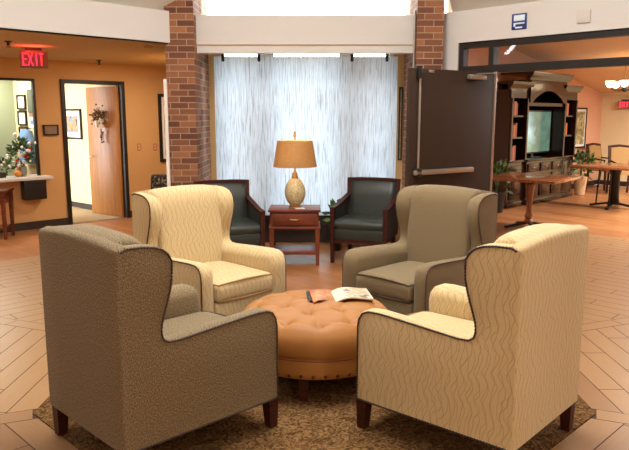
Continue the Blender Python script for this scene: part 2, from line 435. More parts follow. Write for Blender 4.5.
# floor: wood plank tile laid in octagonal rings round the carpet, laminate beyond
def make_floor():
    cc = Vector((0.0, 4.06)); verts, faces, mi, tint, uvs = [], [], [], [], []
    T = math.tan(math.radians(22.5)); hw = 0.065 / math.cos(math.radians(22.5)); gap = 0.0032
    w = 0.155; r0 = 1.55
    rmax = {0: 5.2, 1: 6.17, 2: 1.56, 3: 4.75, 4: 4.75, 5: 4.9, 6: 4.9, 7: 4.9}
    def put(pts, t, uo):
        o = len(verts); verts.extend(pts); faces.append(tuple(range(o, o + len(pts)))); mi.append(0); tint.append(t); uvs.append(uo)
    for k in range(8):
        a = math.radians(45 * k); nx, ny = math.cos(a), math.sin(a); tx, ty = -ny, nx
        def W(r, t): return (cc.x + nx * r + tx * t, cc.y + ny * r + ty * t, 0.0)
        i = 0; r = r0
        while r < rmax[k] - 0.01:
            ra, rb = r + gap, r + w - gap
            L = 0.93; off = (i * 0.31) % L
            lim = r * T + 1
            t = -math.ceil(lim / L) * L - off
            while t < lim:
                a0, b0 = t + gap, t + L - gap
                la, lb = -(ra * T - hw) + gap, -(rb * T - hw) + gap
                p = [(ra, max(a0, la)), (ra, min(b0, -la)), (rb, min(b0, -lb)), (rb, max(a0, lb))]
                if p[1][1] > p[0][1] + 0.01 or p[2][1] > p[3][1] + 0.01:
                    if p[1][1] < p[0][1]: p[0] = p[1] = (ra, (p[0][1] + p[1][1]) / 2)
                    put([W(*q) for q in p], R.random(), [(q[1] + i * 3.1 + k, q[0]) for q in p])
                t += L
            i += 1; r += w
        b = math.radians(45 * k + 22.5); bx, by = math.cos(b), math.sin(b)
        r = r0 / math.cos(math.radians(22.5)); rend = (min(rmax[k], rmax[(k + 1) % 8])) / math.cos(math.radians(22.5)); j = 0
        while r < rend:
            q = [(r + gap, -.065 + gap), (r + .93 - gap, -.065 + gap), (r + .93 - gap, .065 - gap), (r + gap, .065 - gap)]
            put([(cc.x + bx * x - by * y, cc.y + by * x + bx * y, 0.0004) for x, y in q], R.random(), [(x + 7 * k, y) for x, y in q]); r += .93; j += 1
    # grout bed under the tiles, laminate round about
    def poly(pts, m, z):
        o = len(verts); verts.extend([(p[0], p[1], z) for p in pts]); faces.append(tuple(range(o, o + len(pts)))); mi.append(m); tint.append(.5); uvs.append([(p[0], p[1]) for p in pts])
    poly([octv(k, 4.6, cc) for k in range(8)], 1, -0.002)
    poly([(-9, -5), (13.5, -5), (13.5, 17.5), (-9, 17.5)], 2, -0.006)
    poly([(cc.x - 1.556 * T, cc.y + 1.556), (cc.x + 1.556 * T, cc.y + 1.556), (cc.x + 4.7 * T, cc.y + 4.7), (cc.x - 4.7 * T, cc.y + 4.7)], 2, -0.001)
    a = math.radians(45)
    poly([(cc.x + S2 * r - S2 * t, cc.y + S2 * r + S2 * t) for r, t in ((4.5, -2.3), (6.17, -2.6), (6.17, 2.6), (4.5, 2.3))], 1, -0.003)
    me = bpy.data.meshes.new('floor'); me.from_pydata(verts, [], faces)
    for m in (M['tile'], M['grout'], M['lam']): me.materials.append(m)
    me.polygons.foreach_set('material_index', mi)
    ul = me.uv_layers.new(name='UVMap'); ca = me.color_attributes.new('tint', 'FLOAT_COLOR', 'CORNER')
    for p in me.polygons:
        for q, li in enumerate(p.loop_indices):
            ul.data[li].uv = uvs[p.index][q]; t = tint[p.index]; ca.data[li].color = (t, t, t, 1)
    bm = bmesh.new(); bm.from_mesh(me)
    for f in bm.faces:
        if f.normal.z < 0: f.normal_flip()
    bm.to_mesh(me); bm.free()
    o = bpy.data.objects.new('floor', me); COL.objects.link(o)
    struct(o, 'wood plank tile floor laid in octagonal rings around the carpet', 'floor')
make_floor()
MB().prism([octv(k, 1.55, Vector((0, 4.06))) for k in range(8)], -0.001, 0.006).build('octagonal_carpet', M['carpet'])
tag(bpy.data.objects['octagonal_carpet'], 'brown flecked octagonal carpet under the armchairs and ottoman', 'carpet')

# --- walls
def wall_panel(mb, x0, x1, z0, z1, th=0.04, mi=0): mb.b2((x0, 0, z0), (x1, th, z1), mi=mi)
def frame45(name, d, X): # Empty-free: returns matrix for geometry authored with x along (1,1), y into the wall
    return Matrix.Translation((X, X + d, 0)) @ Matrix.Rotation(PI / 4, 4, 'Z')
def put45(o, d, X): o.matrix_world = frame45('', d, X); return o
# left wall coordinates: s = distance along wall from the point X = -4
def sL(px, py): return (on_left(px, py).x + 4.0) / S2
dl, dr = sL(64, 150), sL(126.5, 150)                     # door frame outer edges
wr = sL(37.5, 130)                                       # reception window right edge
wl = wr - 1.55
zw0, zw1 = 0.765, 2.14
dz = 2.15
mb = MB()
wall_panel(mb, -4.2, wl, 0, 2.46); wall_panel(mb, wl, wr, 0, zw0 - 0.02); wall_panel(mb, wl, wr, zw1, 2.46)
wall_panel(mb, wr, dl, 0, 2.46); wall_panel(mb, dl, dr, dz, 2.46); wall_panel(mb, dr, 3.45, 0, 2.46)
o = mb.build('wall_left', M['orange']); put45(o, LW, -4.0); struct(o, 'tan orange hall wall with the office door and reception window')
mb = MB(); mb.b2((-4.2, -0.012, 0), (dl, 0, 0.11)); mb.b2((dr, -0.012, 0), (3.4, 0, 0.11))
o = mb.build('baseboard_left', M['base']); put45(o, LW, -4.0); struct(o, 'dark baseboard along the tan orange hall wall', 'baseboard')
# door 1: frame and the open oak leaf
o = thing('door_1', 'open honey oak door in dark frame leading to the office', 'door', kind='structure'); put45(o, LW, -4.0)
mb = MB(); mb.b2((dl, -0.03, 0), (dl + 0.055, 0.14, dz)); mb.b2((dr - 0.055, -0.03, 0), (dr, 0.14, dz)); mb.b2((dl + .055, -0.03, dz - 0.055), (dr - .055, 0.14, dz)); mb.build('door_frame', M['frame'], o)
leaf = MB().b2((-0.045, 0, 0.012), (0, 0.80, 2.08), bev=0.004).build('door_leaf', M['oak'], o)
leaf.location = (dr - 0.054, 0.075, 0); leaf.rotation_euler = (0, 0, math.radians(8))
h = MB().tube([(-0.05, 0.74, 0.96), (-0.10, 0.74, 0.96)], 0.012).tube([(-0.10, 0.75, 0.96), (-0.10, 0.64, 0.96)], 0.010).lathe([(0.028, -0.006), (0.028, 0.006)], (-0.05, 0.74, 0.96)).build('door_handle', M['steel'], leaf)
for z in (0.3, 1.05, 1.85):
    MB().tube([(0.012, -0.006, z - 0.05), (0.012, -0.006, z + 0.05)], 0.012).build('hinge', M['steel'], leaf)
# window 1 (reception)
o = thing('window_1', 'reception window in thin black frame on the left wall', 'window', kind='structure'); put45(o, LW, -4.0)
mb = MB(); t = 0.035
mb.b2((wl, -.012, zw0), (wl + t, .045, zw1)); mb.b2((wr - t, -.012, zw0), (wr, .045, zw1)); mb.b2((wl + t, -.012, zw1 - t), (wr - t, .045, zw1)); mb.build('window_frame', M['black'], o)
MB().b2((wl - 0.15, -0.16, zw0 - 0.045), (wr + 0.12, 0.32, zw0 - 0.003), bev=0.006).build('window_ledge', M['white'], o)
# rooms behind the left wall
def quadwall(name, p, q, z0, z1, mat, label, th=0.1, side=1):
    p = Vector(p); q = Vector(q); d = (q - p); L = d.length; a = math.atan2(d.y, d.x)
    o = MB().b2((0, 0, z0), (L, th * side, z1)).build(name, mat); o.location = (p.x, p.y, 0); o.rotation_euler = (0, 0, a)
    return struct(o, label)
def loc45(s, y): return (-4.0 + S2 * (s - y), -4.0 + LW + S2 * (s + y))
quadwall('wall_office_side', loc45(dr + 0.04, 0.14), loc45(dr - 0.1, 3.0), 0, 2.46, M['cream_wall'], 'cream office side wall behind the oak door', side=-1)
quadwall('wall_office_back', loc45(dl - 1.0, 3.0), loc45(dr + .1, 3.0), 0, 2.46, M['cream_wall'], 'cream back wall of the office')
SD = dl - 0.22
def on_div(px, py): return hit(px, py, (1, 1, 0), LW - 8 + 2 * S2 * SD)
_q = on_div(15.5, 120); RD = (Vector((_q.x, _q.y)) - Vector(loc45(SD, 0))).length
quadwall('wall_office_divider', loc45(SD, 0.14), loc45(SD, RD), 0, 2.46, M['cream_wall'], 'cream wall between office and reception room', side=-1)
quadwall('wall_reception_back', loc45(wl - 2.0, RD), loc45(SD, RD), 0, 2.46, M['sage'], 'sage green back wall of the reception room')
quadwall('wall_reception_side', loc45(wl - 2.0, 0.14), loc45(wl - 2.0, RD), 0, 2.46, M['sage'], 'sage green far side wall of the reception room', side=1)
pts = [loc45(-4.2, 0.12), loc45(-4.2, 3.1), loc45(dr + .1, 3.1), loc45(dr + .1, 0.12)]
o = MB().prism([pts[3], pts[2], pts[1], pts[0]], 2.45, 2.5).build('ceiling_office', M['vault']); struct(o, 'white ceiling over office and reception', 'ceiling')
o = MB().prism([loc45(dl - .5, 0.06), loc45(dr, 0.06), loc45(dr, 3.0), loc45(dl - .5, 3.0)], 0.0, 0.004).build('floor_office', flat('beige_office_carpet', (176, 156, 124), 1.0, 0.1, 60)); struct(o, 'beige carpet floor inside the office doorway', 'floor')
o = MB().b2((0, -0.012, 0), (2.7, 0, 0.1)).build('baseboard_office', M['base']); a = Vector(loc45(dr + 0.02, 0.2)); b = Vector(loc45(dr - 0.12, 3.0)); o.location = (a.x, a.y, 0); o.rotation_euler = (0, 0, math.atan2((b - a).y, (b - a).x)); o.scale = (1, -1, 1); struct(o, 'dark baseboard along the cream office wall', 'baseboard')

# back wall with the window behind the hanging panel
YW = 8.42; wx0, wx1 = -1.18, 0.98
mb = MB()
mb.b2((-1.75, YW, 0), (wx0, YW + 0.12, 2.46)); mb.b2((wx1, YW, 0), (1.55, YW + 0.12, 2.46)); mb.b2((wx0, YW, 0), (wx1, YW + 0.12, 0.42), mi=1); mb.b2((wx0, YW, 2.42), (wx1, YW + 0.12, 2.5))
o = mb.build('wall_back', [M['orange'], M['base']]); struct(o, 'tan orange wall around the window behind the hanging panel')
o = thing('window_2', 'large window behind the hanging panel', 'window', (0, YW, 0), kind='structure')
mb = MB(); 
for x, h_ in ((wx0 + .025, .025), (-0.60, .09), (0.40, .09), (wx1 - .025, .025)): mb.b2((x - h_, 0.02, .42), (x + h_, .10, 2.42))
mb.b2((wx0, .02, .42), (wx1, .10, .47)); mb.b2((wx0, .02, 2.39), (wx1, .10, 2.42)); mb.build('window_frame', M['white'], o)
for x0, x1 in ((wx0 + .05, -.69), (-.51, .31), (.49, wx1 - .05)): MB().b2((x0, .05, .47), (x1, .056, 2.39)).build('pane', M['glass'], o)
quadwall('wall_hall_return', (-1.72, YW), (-1.72, 11.9), 0, 2.46, M['orange'], 'tan orange return wall beyond the left brick column', side=-1)
quadwall('wall_dining_return', (1.48, YW), (1.48, 10.6), 0, 2.6, M['peach'], 'peach return wall beyond the right brick column', side=-1)
# brick columns
cl0, cl1, cr0, cr1, CY = -1.635, -1.318, 1.118, 1.412, 7.45
for x0, x1, l in ((cl0, cl1, 'red brick column left of the hanging panel'), (cr0, cr1, 'red brick column right of the hanging panel')):
    o = MB().b2((x0, 0, 0), (x1, YW - CY, 3.6)).build('brick_column', M['brick']); o.location = (0, CY, 0); struct(o, l, 'column')
# beam over the bay, with lower trim lip
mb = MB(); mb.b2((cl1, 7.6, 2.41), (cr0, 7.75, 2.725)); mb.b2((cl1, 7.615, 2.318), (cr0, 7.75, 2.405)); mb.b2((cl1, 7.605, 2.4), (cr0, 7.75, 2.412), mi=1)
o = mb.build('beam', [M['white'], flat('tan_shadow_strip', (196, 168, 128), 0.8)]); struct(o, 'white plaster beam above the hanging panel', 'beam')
o = MB().b2((cl1, 7.75, 2.43), (cr0, YW, 2.5)).build('ceiling_bay', M['hall_ceil']); struct(o, 'tan ceiling of the window bay', 'ceiling')
# clerestory above the beam
o = thing('window_3', 'bright clerestory window above the white beam', 'window', (0, 8.0, 2.74), kind='structure')
MB().b2((cl1, 0, 0.0), (cr0, 0.006, 0.75)).build('pane', M['glass'], o)
MB().b2((cl1, -.02, -.34), (cr0, .05, 0.0)).b2((cl1, -.02, .75), (cr0, .05, .86)).build('window_frame', M['vault'], o)
# white fascias round the octagon
def fascia(k0, k1, z0, z1, name, label, mat, th=0.14):
    p, q = Vector(V[k0]), Vector(V[k1]); d = (q - p).normalized(); n = Vector((d.y, -d.x))
    if n.dot(p - C) < 0: n = -n
    p, q = p - d * .09, q + d * .09
    p2, q2 = p + n * th, q + n * th
    pts = [p, q, q2, p2]
    o = MB().prism([tuple(x) for x in pts], z0, z1).build(name, mat); return struct(o, label, 'trim')
fascia(2, 3, ZB, ZT, 'trim_1', 'white fascia band over the left hall opening', M['white'])
fascia(0, 1, ZB, ZT, 'trim_2', 'white fascia band above the dining room transom', M['white'])
for i, (a, b) in enumerate(((3, 4), (4, 5), (5, 6), (6, 7), (7, 0))): fascia(a, b, ZB, ZT, 'trim_%d' % (i + 3), 'white fascia band around the atrium', M['white'])
# vault above
mb = MB(); ap = 1.25; top = [octv(k, ap) for k in range(8)]; zt = 4.35
for k in range(8):
    if k == 1: continue
    a, b = V[k], V[(k + 1) % 8]; c, d = top[(k + 1) % 8], top[k]
    n = Vector(((a[0] + b[0]) / 2 - C.x, (a[1] + b[1]) / 2 - C.y)).normalized() * 0.14
    mb.add([(a[0] + n.x, a[1] + n.y, ZT - .02), (b[0] + n.x, b[1] + n.y, ZT - .02), (c[0], c[1], zt), (d[0], d[1], zt)], [(0, 1, 2, 3)])
a, b = V[1], V[2]; c, d = top[2], top[1]
mb.add([(a[0] + .1, 8.05, 3.55), (b[0] - .1, 8.05, 3.55), (c[0], c[1], zt), (d[0], d[1], zt)], [(0, 1, 2, 3)])
for (p, q) in ((V[1], top[1]), (V[2], top[2])):
    sx = 0.1 if p[0] > 0 else -0.1
    mb.add([(p[0] + sx, p[1], ZT), (p[0] + sx, 8.05, 2.74), (p[0] + sx, 8.05, 3.55), (q[0], q[1], zt)], [(0, 1, 2, 3)])
mb.add([(p[0], p[1], zt + .3) for p in [octv(k, ap) for k in range(8)]], [tuple(range(8))])
for k in range(8):
    p, q = top[k], top[(k + 1) % 8]; mb.add([(p[0], p[1], zt), (q[0], q[1], zt), (q[0], q[1], zt + .3), (p[0], p[1], zt + .3)], [(0, 1, 2, 3)])
o = mb.build('ceiling_vault', M['vault'], smooth=False); struct(o, 'white sloped ceiling of the raised atrium', 'ceiling')
# hall ceiling round the atrium
mb = MB()
for k in (2, 3, 4, 5, 6, 7):
    a, b = V[k], V[(k + 1) % 8]; s = 2.35
    c = (C.x + (b[0] - C.x) * s, C.y + (b[1] - C.y) * s); d = (C.x + (a[0] - C.x) * s, C.y + (a[1] - C.y) * s)
    mb.add([(a[0], a[1], ZB), (b[0], b[1], ZB), (c[0], c[1], ZB), (d[0], d[1], ZB)], [(0, 1, 2, 3)])
mb.add([(V[2][0], V[2][1], ZB), (-1.64, 8.42, ZB), (-1.64, 12.5, ZB), (C.x + (V[2][0] - C.x) * 2.35, C.y + (V[2][1] - C.y) * 2.35, ZB)], [(0, 1, 2, 3)])
o = mb.build('ceiling_hall', M['hall_ceil'], smooth=False); struct(o, 'tan textured low ceiling over the hall', 'ceiling')
# enclosing walls behind and beside the camera
SH = [octv(k, 6.64) for k in range(8)]
quadwall('wall_hall_left', SH[3], SH[4], 0, 2.46, M['orange'], 'tan orange wall at the far left of the hall', side=-1)
quadwall('wall_hall_rear_left', SH[4], SH[5], 0, 2.46, M['orange'], 'tan orange wall behind the camera on the left', side=-1)
quadwall('wall_front', SH[5], SH[6], 0, 2.46, M['orange'], 'tan orange wall behind the camera', side=-1)
quadwall('wall_hall_rear_right', SH[6], SH[7], 0, 2.46, M['orange'], 'tan orange wall behind the camera on the right', side=-1)
quadwall('wall_right', SH[7], (SH[7][0], DIST - SH[7][0]), 0, 2.46, M['orange'], 'tan orange wall at the right of the hall', side=-1)
# dining room shell
cor = ((FW - RW) / 2, (FW + RW) / 2)                      # corner of cabinet wall and cream wall
far = (cor[0] + 5.6, cor[1] - 5.6)
near = (far[0] - 6.9, far[1] - 6.9)
quadwall('wall_cabinet_side', (1.5, 1.5 + RW), cor, 0, 3.0, M['peach'], 'peach wall behind the dark media cabinet', side=1)
o = quadwall('wall_far', cor, far, 0, 2.12, M['cream_wall'], 'cream wall with ledge at the far end of the dining room', side=1)
quadwall('wall_dining_right', near, far, 0, 3.4, M['peach'], 'peach wall on the right of the dining room', side=-1)
quadwall('wall_opening_right', V[0], (near[0] + .6, DIST - near[0] - .6), 0, 2.8, M['orange'], 'tan orange wall right of the dining room opening', side=1)
o = MB().b2((0, -0.014, 0), (2.4, 0, 0.11)).build('baseboard_far', M['base']); o.location = (cor[0], cor[1], 0); o.rotation_euler = (0, 0, -PI / 4); struct(o, 'dark baseboard under the cream far wall', 'baseboard')
o = MB().b2((0, 0, 0), (7.6, 0.014, 0.11)).build('baseboard_right', M['base']); o.location = (cor[0] + .01, cor[1] - .01, 0); o.rotation_euler = (0, 0, -PI * 3 / 4); struct(o, 'dark baseboard under the peach cabinet wall', 'baseboard')
o = MB().b2((-.02, -0.10, 2.09), (5.6, .02, 2.16), bev=.01).b2((-.02, -0.05, 2.04), (5.6, .0, 2.09), bev=.01).build('trim_8', M['cream_wall']); o.location = (cor[0], cor[1], 0); o.rotation_euler = (0, 0, -PI / 4); struct(o, 'cream moulded ledge along the top of the far wall', 'trim')
# dining ceiling: rises from the far wall to a ridge and falls to the opening
def dp(a, b):  # a = X+Y, b = Y-X
    return ((a - b) / 2, (a + b) / 2)
mb = MB(); zf, zr, zo = 2.13, 2.98, 2.46; ridge = 15.6; b0, b1 = RW + .1, -3.6
for (a0, z0, a1, z1) in ((FW + .05, zf, ridge, zr), (ridge, zr, DIST + .02, zo)):
    p = [dp(a0, b0), dp(a0, b1), dp(a1, b1), dp(a1, b0)]
    mb.add([(p[0][0], p[0][1], z0), (p[1][0], p[1][1], z0), (p[2][0], p[2][1], z1), (p[3][0], p[3][1], z1)], [(0, 1, 2, 3)])
o = mb.build('ceiling_dining', M['peach_ceil'], smooth=False); struct(o, 'peach sloped ceiling of the dining room', 'ceiling')

# ------------------------------------------------------------------ opening frame with transom
def fr_s(px, py): p = on_fascia(px, py); return (p.x - V[1][0]) / S2, p.z
FM = Matrix.Translation((V[1][0], V[1][1], 0)) @ Matrix.Rotation(-PI / 4, 4, 'Z')   # x along (1,-1), y outward (away from the centre)
s_post = fr_s(460, 60)[0]; s_mul = fr_s(490, 60)[0]
z_low = on_fascia(493, 72).z
o = thing('window_4', 'dark bronze transom window frame over the dining room opening', 'window', kind='structure'); o.matrix_world = FM
mb = MB(); E1 = 2.9
mb.b2((s_post - .03, .02, 0), (s_post + .03, .12, ZB)); mb.b2((E1, .02, 0), (E1 + .06, .12, ZB))
mb.b2((s_post + .03, .02, ZB - .062), (E1, .12, ZB)); mb.b2((s_post + .03, .02, z_low), (E1, .12, z_low + .076)); mb.b2((s_mul - .03, .02, z_low + .076), (s_mul + .03, .12, ZB - .062))
mb.build('transom_frame', M['frame'], o)
MB().b2((s_post + .03, .065, z_low + .076), (s_mul - .03, .071, ZB - .062)).build('pane', M['glass_soft'], o)
MB().b2((s_mul + .03, .065, z_low + .076), (E1, .071, ZB - .062)).build('pane', M['glass_soft'], o)
o = MB().b2((-.12, .0, 0), (s_post - .03, .12, ZB)).build('trim_9', M['white']); o.matrix_world = FM; struct(o, 'white return between brick column and transom frame', 'trim')

# dark double-height push door swung into the atrium
hp = on_fascia(492, 120); hinge = Vector((hp.x, hp.y - .02))
fp = hit(409, 67, (0, 0, 1), z_low); free = Vector((fp.x, fp.y))
d = free - hinge; DW = d.length
o = thing('door_2', 'dark brown push bar door standing open by the right brick column', 'door', (hinge.x, hinge.y, 0), math.atan2(d.y, d.x), kind='structure')
# local x runs from hinge to free edge, local +y faces the camera
MB().b2((0, -.022, .012), (DW, .022, z_low - .008), bev=.003).build('door_leaf', M['door_dark'], o)
MB().b2((-.012, -.024, .012), (.022, .026, z_low - .008), bev=.002).build('edge_strip', M['steel'], o)
lz = lambda py, px=450: hit(px, py, (d.y, -d.x, 0), d.y * hinge.x - d.x * hinge.y).z
lx = lambda px, py=120: (Vector(hit(px, py, (d.y, -d.x, 0), d.y * hinge.x - d.x * hinge.y)[:2]) - hinge).length
FRONT = 1
pb = MB().box((( lx(411) + lx(470)) / 2, .06, lz(170)), (abs(lx(411) - lx(470)), .05, .05), bev=.012).build('push_bar', M['steel'], o)
MB().box((lx(415), .05, lz(170)), (.075, .07, .085), bev=.012).build('latch_case', M['black'], o)
MB().tube([(lx(416), .045, lz(80)), (lx(416), .045, lz(168))], .011).build('latch_rod', M['steel'], o)
MB().box((lx(415), .045, lz(74)), (.05, .045, .12), bev=.01).build('top_latch', M['black'], o)
MB().box((lx(428.5), .024, lz(72.5)), (.07, .006, .026), bev=.002).build('maker_plate', M['steel'], o)
cb = MB().box((lx(471), .06, lz(76.5)), (.24, .06, .05), bev=.012).build('closer_body', M['steel'], o)
MB().sweep_rect([(lx(471), .06, lz(73)), (lx(482), .12, lz(72)), (lx(494), .05, lz(70))], .022, .012).build('closer_arm', M['steel'], cb)
# conduit on the right column and the white guard on the left one
o = MB().tube([(cr0 - .016, 7.52, 0.0), (cr0 - .016, 7.52, 2.76)], .014).build('conduit', M['steel']); tag(o, 'thin white conduit running up the right brick column', 'conduit')
o = MB().b2((cl0 - .028, CY - .028, 0), (cl0 + .006, CY + .08, 2.02)).build('trim_10', M['paper']); struct(o, 'white corner guard strip on the left brick column', 'trim')

# ------------------------------------------------------------------ wing armchairs
PROF = [(0.0, .17), (0.0, 1.03), (0.010, 1.056), (.03, 1.066), (.10, 1.064), (.155, 1.056), (.192, 1.042), (.22, 1.018), (.237, .985), (.244, .945), (.241, .90), (.230, .85), (.215, .80), (.199, .755), (.187, .715), (.183, .675), (.190, .645), (.214, .628), (.27, .624), (.5, .638), (.70, .648), (.765, .644), (.80, .628), (.82, .596), (.828, .555), (.828, .40), (.828, .17)]
def fillet_resample(P, step=0.02):
    out = []
    for a, b in zip(P, P[1:]):
        n = max(1, int(math.hypot(b[0] - a[0], b[1] - a[1]) / 0.06))
        for k in range(n): out.append((a[0] + (b[0] - a[0]) * k / n, a[1] + (b[1] - a[1]) * k / n))
    out.append(P[-1]); return out
CH = .415
def wing_chair(name, label, fab, trim, pipe):
    t = thing(name, label, 'armchair', group='wing armchairs around the ottoman')
    prof = [(s - CH, z) for s, z in fillet_resample(PROF)]
    lay = [(.365, .014), (.362, .006), (.354, 0), (.31, 0), (.285, .006), (.263, .02), (.248, .042), (.243, .062)]
    for sg in (1, -1):
        MB().slab(prof, [(sg * x, i) for x, i in lay], lock=lambda p: p.y < .175).build('side_panel', fab, t, angle=50)
        # nailhead trim along the outline and the lower edge
        path = [(sg * .3655, y, z) for y, z in [(a - CH, b - .006) for a, b in PROF[2:]]]
        path = [(x, y - (.008 if i > 6 else 0), z) for i, (x, y, z) in enumerate(path)]
        path.append((sg * .3655, -CH + .01, .176))
        tb = MB().tube(path, .0042, 6)
        acc = 0.0
        for a, b in zip(path, path[1:]):
            a, b = Vector(a), Vector(b); L = (b - a).length; s = -acc % .015
            while s < L: 
                tb.ball(a + (b - a) * (s / L), .0062, 1); s += .015
            acc = (acc + L) 
        tb.build('nailhead_trim', trim, t)
    bp = [(-.41, .40), (-.41, 1.03), (-.40, 1.066), (-.375, 1.076), (-.335, 1.082), (-.295, 1.078), (-.258, 1.062), (-.232, 1.03), (-.216, .97), (-.202, .85), (-.19, .7), (-.18, .55), (-.176, .40)]
    crown = lambda w: (lambda c: Vector((c.x, c.y + (.014 * (1 - (c.x / w) ** 2) if c.y > -.35 else 0), c.z + (.016 * (1 - (c.x / w) ** 2) if c.z > .9 else 0))))
    xs = [-.268, -.264, -.25, -.2, -.14, -.07, 0, .07, .14, .2, .25, .264, .268]; ins = [.03, .014, .004] + [0] * 7 + [.004, .014, .03]
    MB().slab(fillet_resample(bp), list(zip(xs, ins)), warp=crown(.27)).build('backrest', fab, t, angle=50)
    # flat outside back, full width
    op = [(-.432, .17), (-.432, 1.035), (-.429, 1.05), (-.42, 1.06), (-.40, 1.066), (-.38, 1.068), (-.38, .17)]
    xs = [-.364, -.36, -.35, -.2, -.1, 0, .1, .2, .35, .36, .364]; ins = [.008, .003, 0, 0, 0, 0, 0, 0, 0, .003, .008]
    cr2 = lambda c: Vector((c.x, c.y, c.z + (.02 * (1 - (c.x / .365) ** 2) if c.z > .9 else 0)))
    MB().slab(op, list(zip(xs, ins)), warp=cr2, lock=lambda p: p.y < .175).build('outside_back', fab, t, angle=35)
    MB().b2((-.25, -.40, .172), (.25, .405, .365), bev=.012).build('seat_frame', fab, t)
    cp = [(-.19, .385), (-.19, .47), (-.18, .492), (-.15, .50), (.0, .502), (.2, .502), (.36, .50), (.395, .495), (.412, .48), (.415, .45), (.415, .40), (.41, .375), (.395, .366), (-.17, .366)]
    xs = [-.246, -.244, -.235, -.2, -.12, 0, .12, .2, .235, .244, .246]; ins = [.03, .016, .004, 0, 0, 0, 0, 0, .004, .016, .03]
    cu = MB().slab(fillet_resample(cp), list(zip(xs, ins)), warp=lambda c: Vector((c.x, c.y, c.z + (.014 * (1 - (c.x / .25) ** 2) if c.z > .45 else 0)))).build('seat_cushion', fab, t, angle=50)
    pp = MB()
    pp.tube([(-.238, -.1, .495), (-.238, .2, .496), (-.238, .38, .492), (-.232, .405, .49), (-.12, .412, .499), (0, .413, .503), (.12, .412, .499), (.232, .405, .49), (.238, .38, .492), (.238, .2, .496), (.238, -.1, .495)], .0055, 6)
    pp.tube([(-.238, .3, .374), (-.234, .406, .374), (0, .415, .372), (.234, .406, .374), (.238, .3, .374)], .0055, 6)
    pp.build('piping', pipe, cu)
    for x, y in ((-.332, -.39), (.332, -.39), (-.332, .383), (.332, .383)):
        MB().taper((x * 1.01, y * 1.01, 0.006), (x, y, .176), .044, .062).build('leg', M['legwood'], t)
    return t
cha = wing_chair('wing_armchair', 'x', M['tweed'], M['trim_brown'], M['pipe_tweed'])
chb = wing_chair('wing_armchair', 'x', M['cream'], M['trim_dark'], M['pipe_cream'])
def face(o, x, y, fx, fy): o.scale = (1.03, 1.03, 1); o.location = (x, y, 0); o.rotation_euler = (0, 0, math.atan2(fy, fx) - PI / 2)
face(cha, -.765, 3.23, .706, .708); cha.scale = (1.05, 1.05, 1.015); cha['label'] = 'brown tweed wing armchair in the left foreground, seen from behind'
face(chb, .783, 3.245, -.738, .675); chb.scale = (1.03, 1.03, 1.015); chb['label'] = 'cream wavy patterned wing armchair in the right foreground, seen from behind'
g = 'wing armchairs around the ottoman'
c2 = dup(chb, (0, 0, 0), 0, 'cream wavy patterned wing armchair facing us, left of the ottoman', g); face(c2, -.775, 4.785, .707, -.707)
c3 = dup(cha, (0, 0, 0), 0, 'brown tweed wing armchair facing us, right of the ottoman', g); face(c3, .772, 4.78, -.72, -.694)

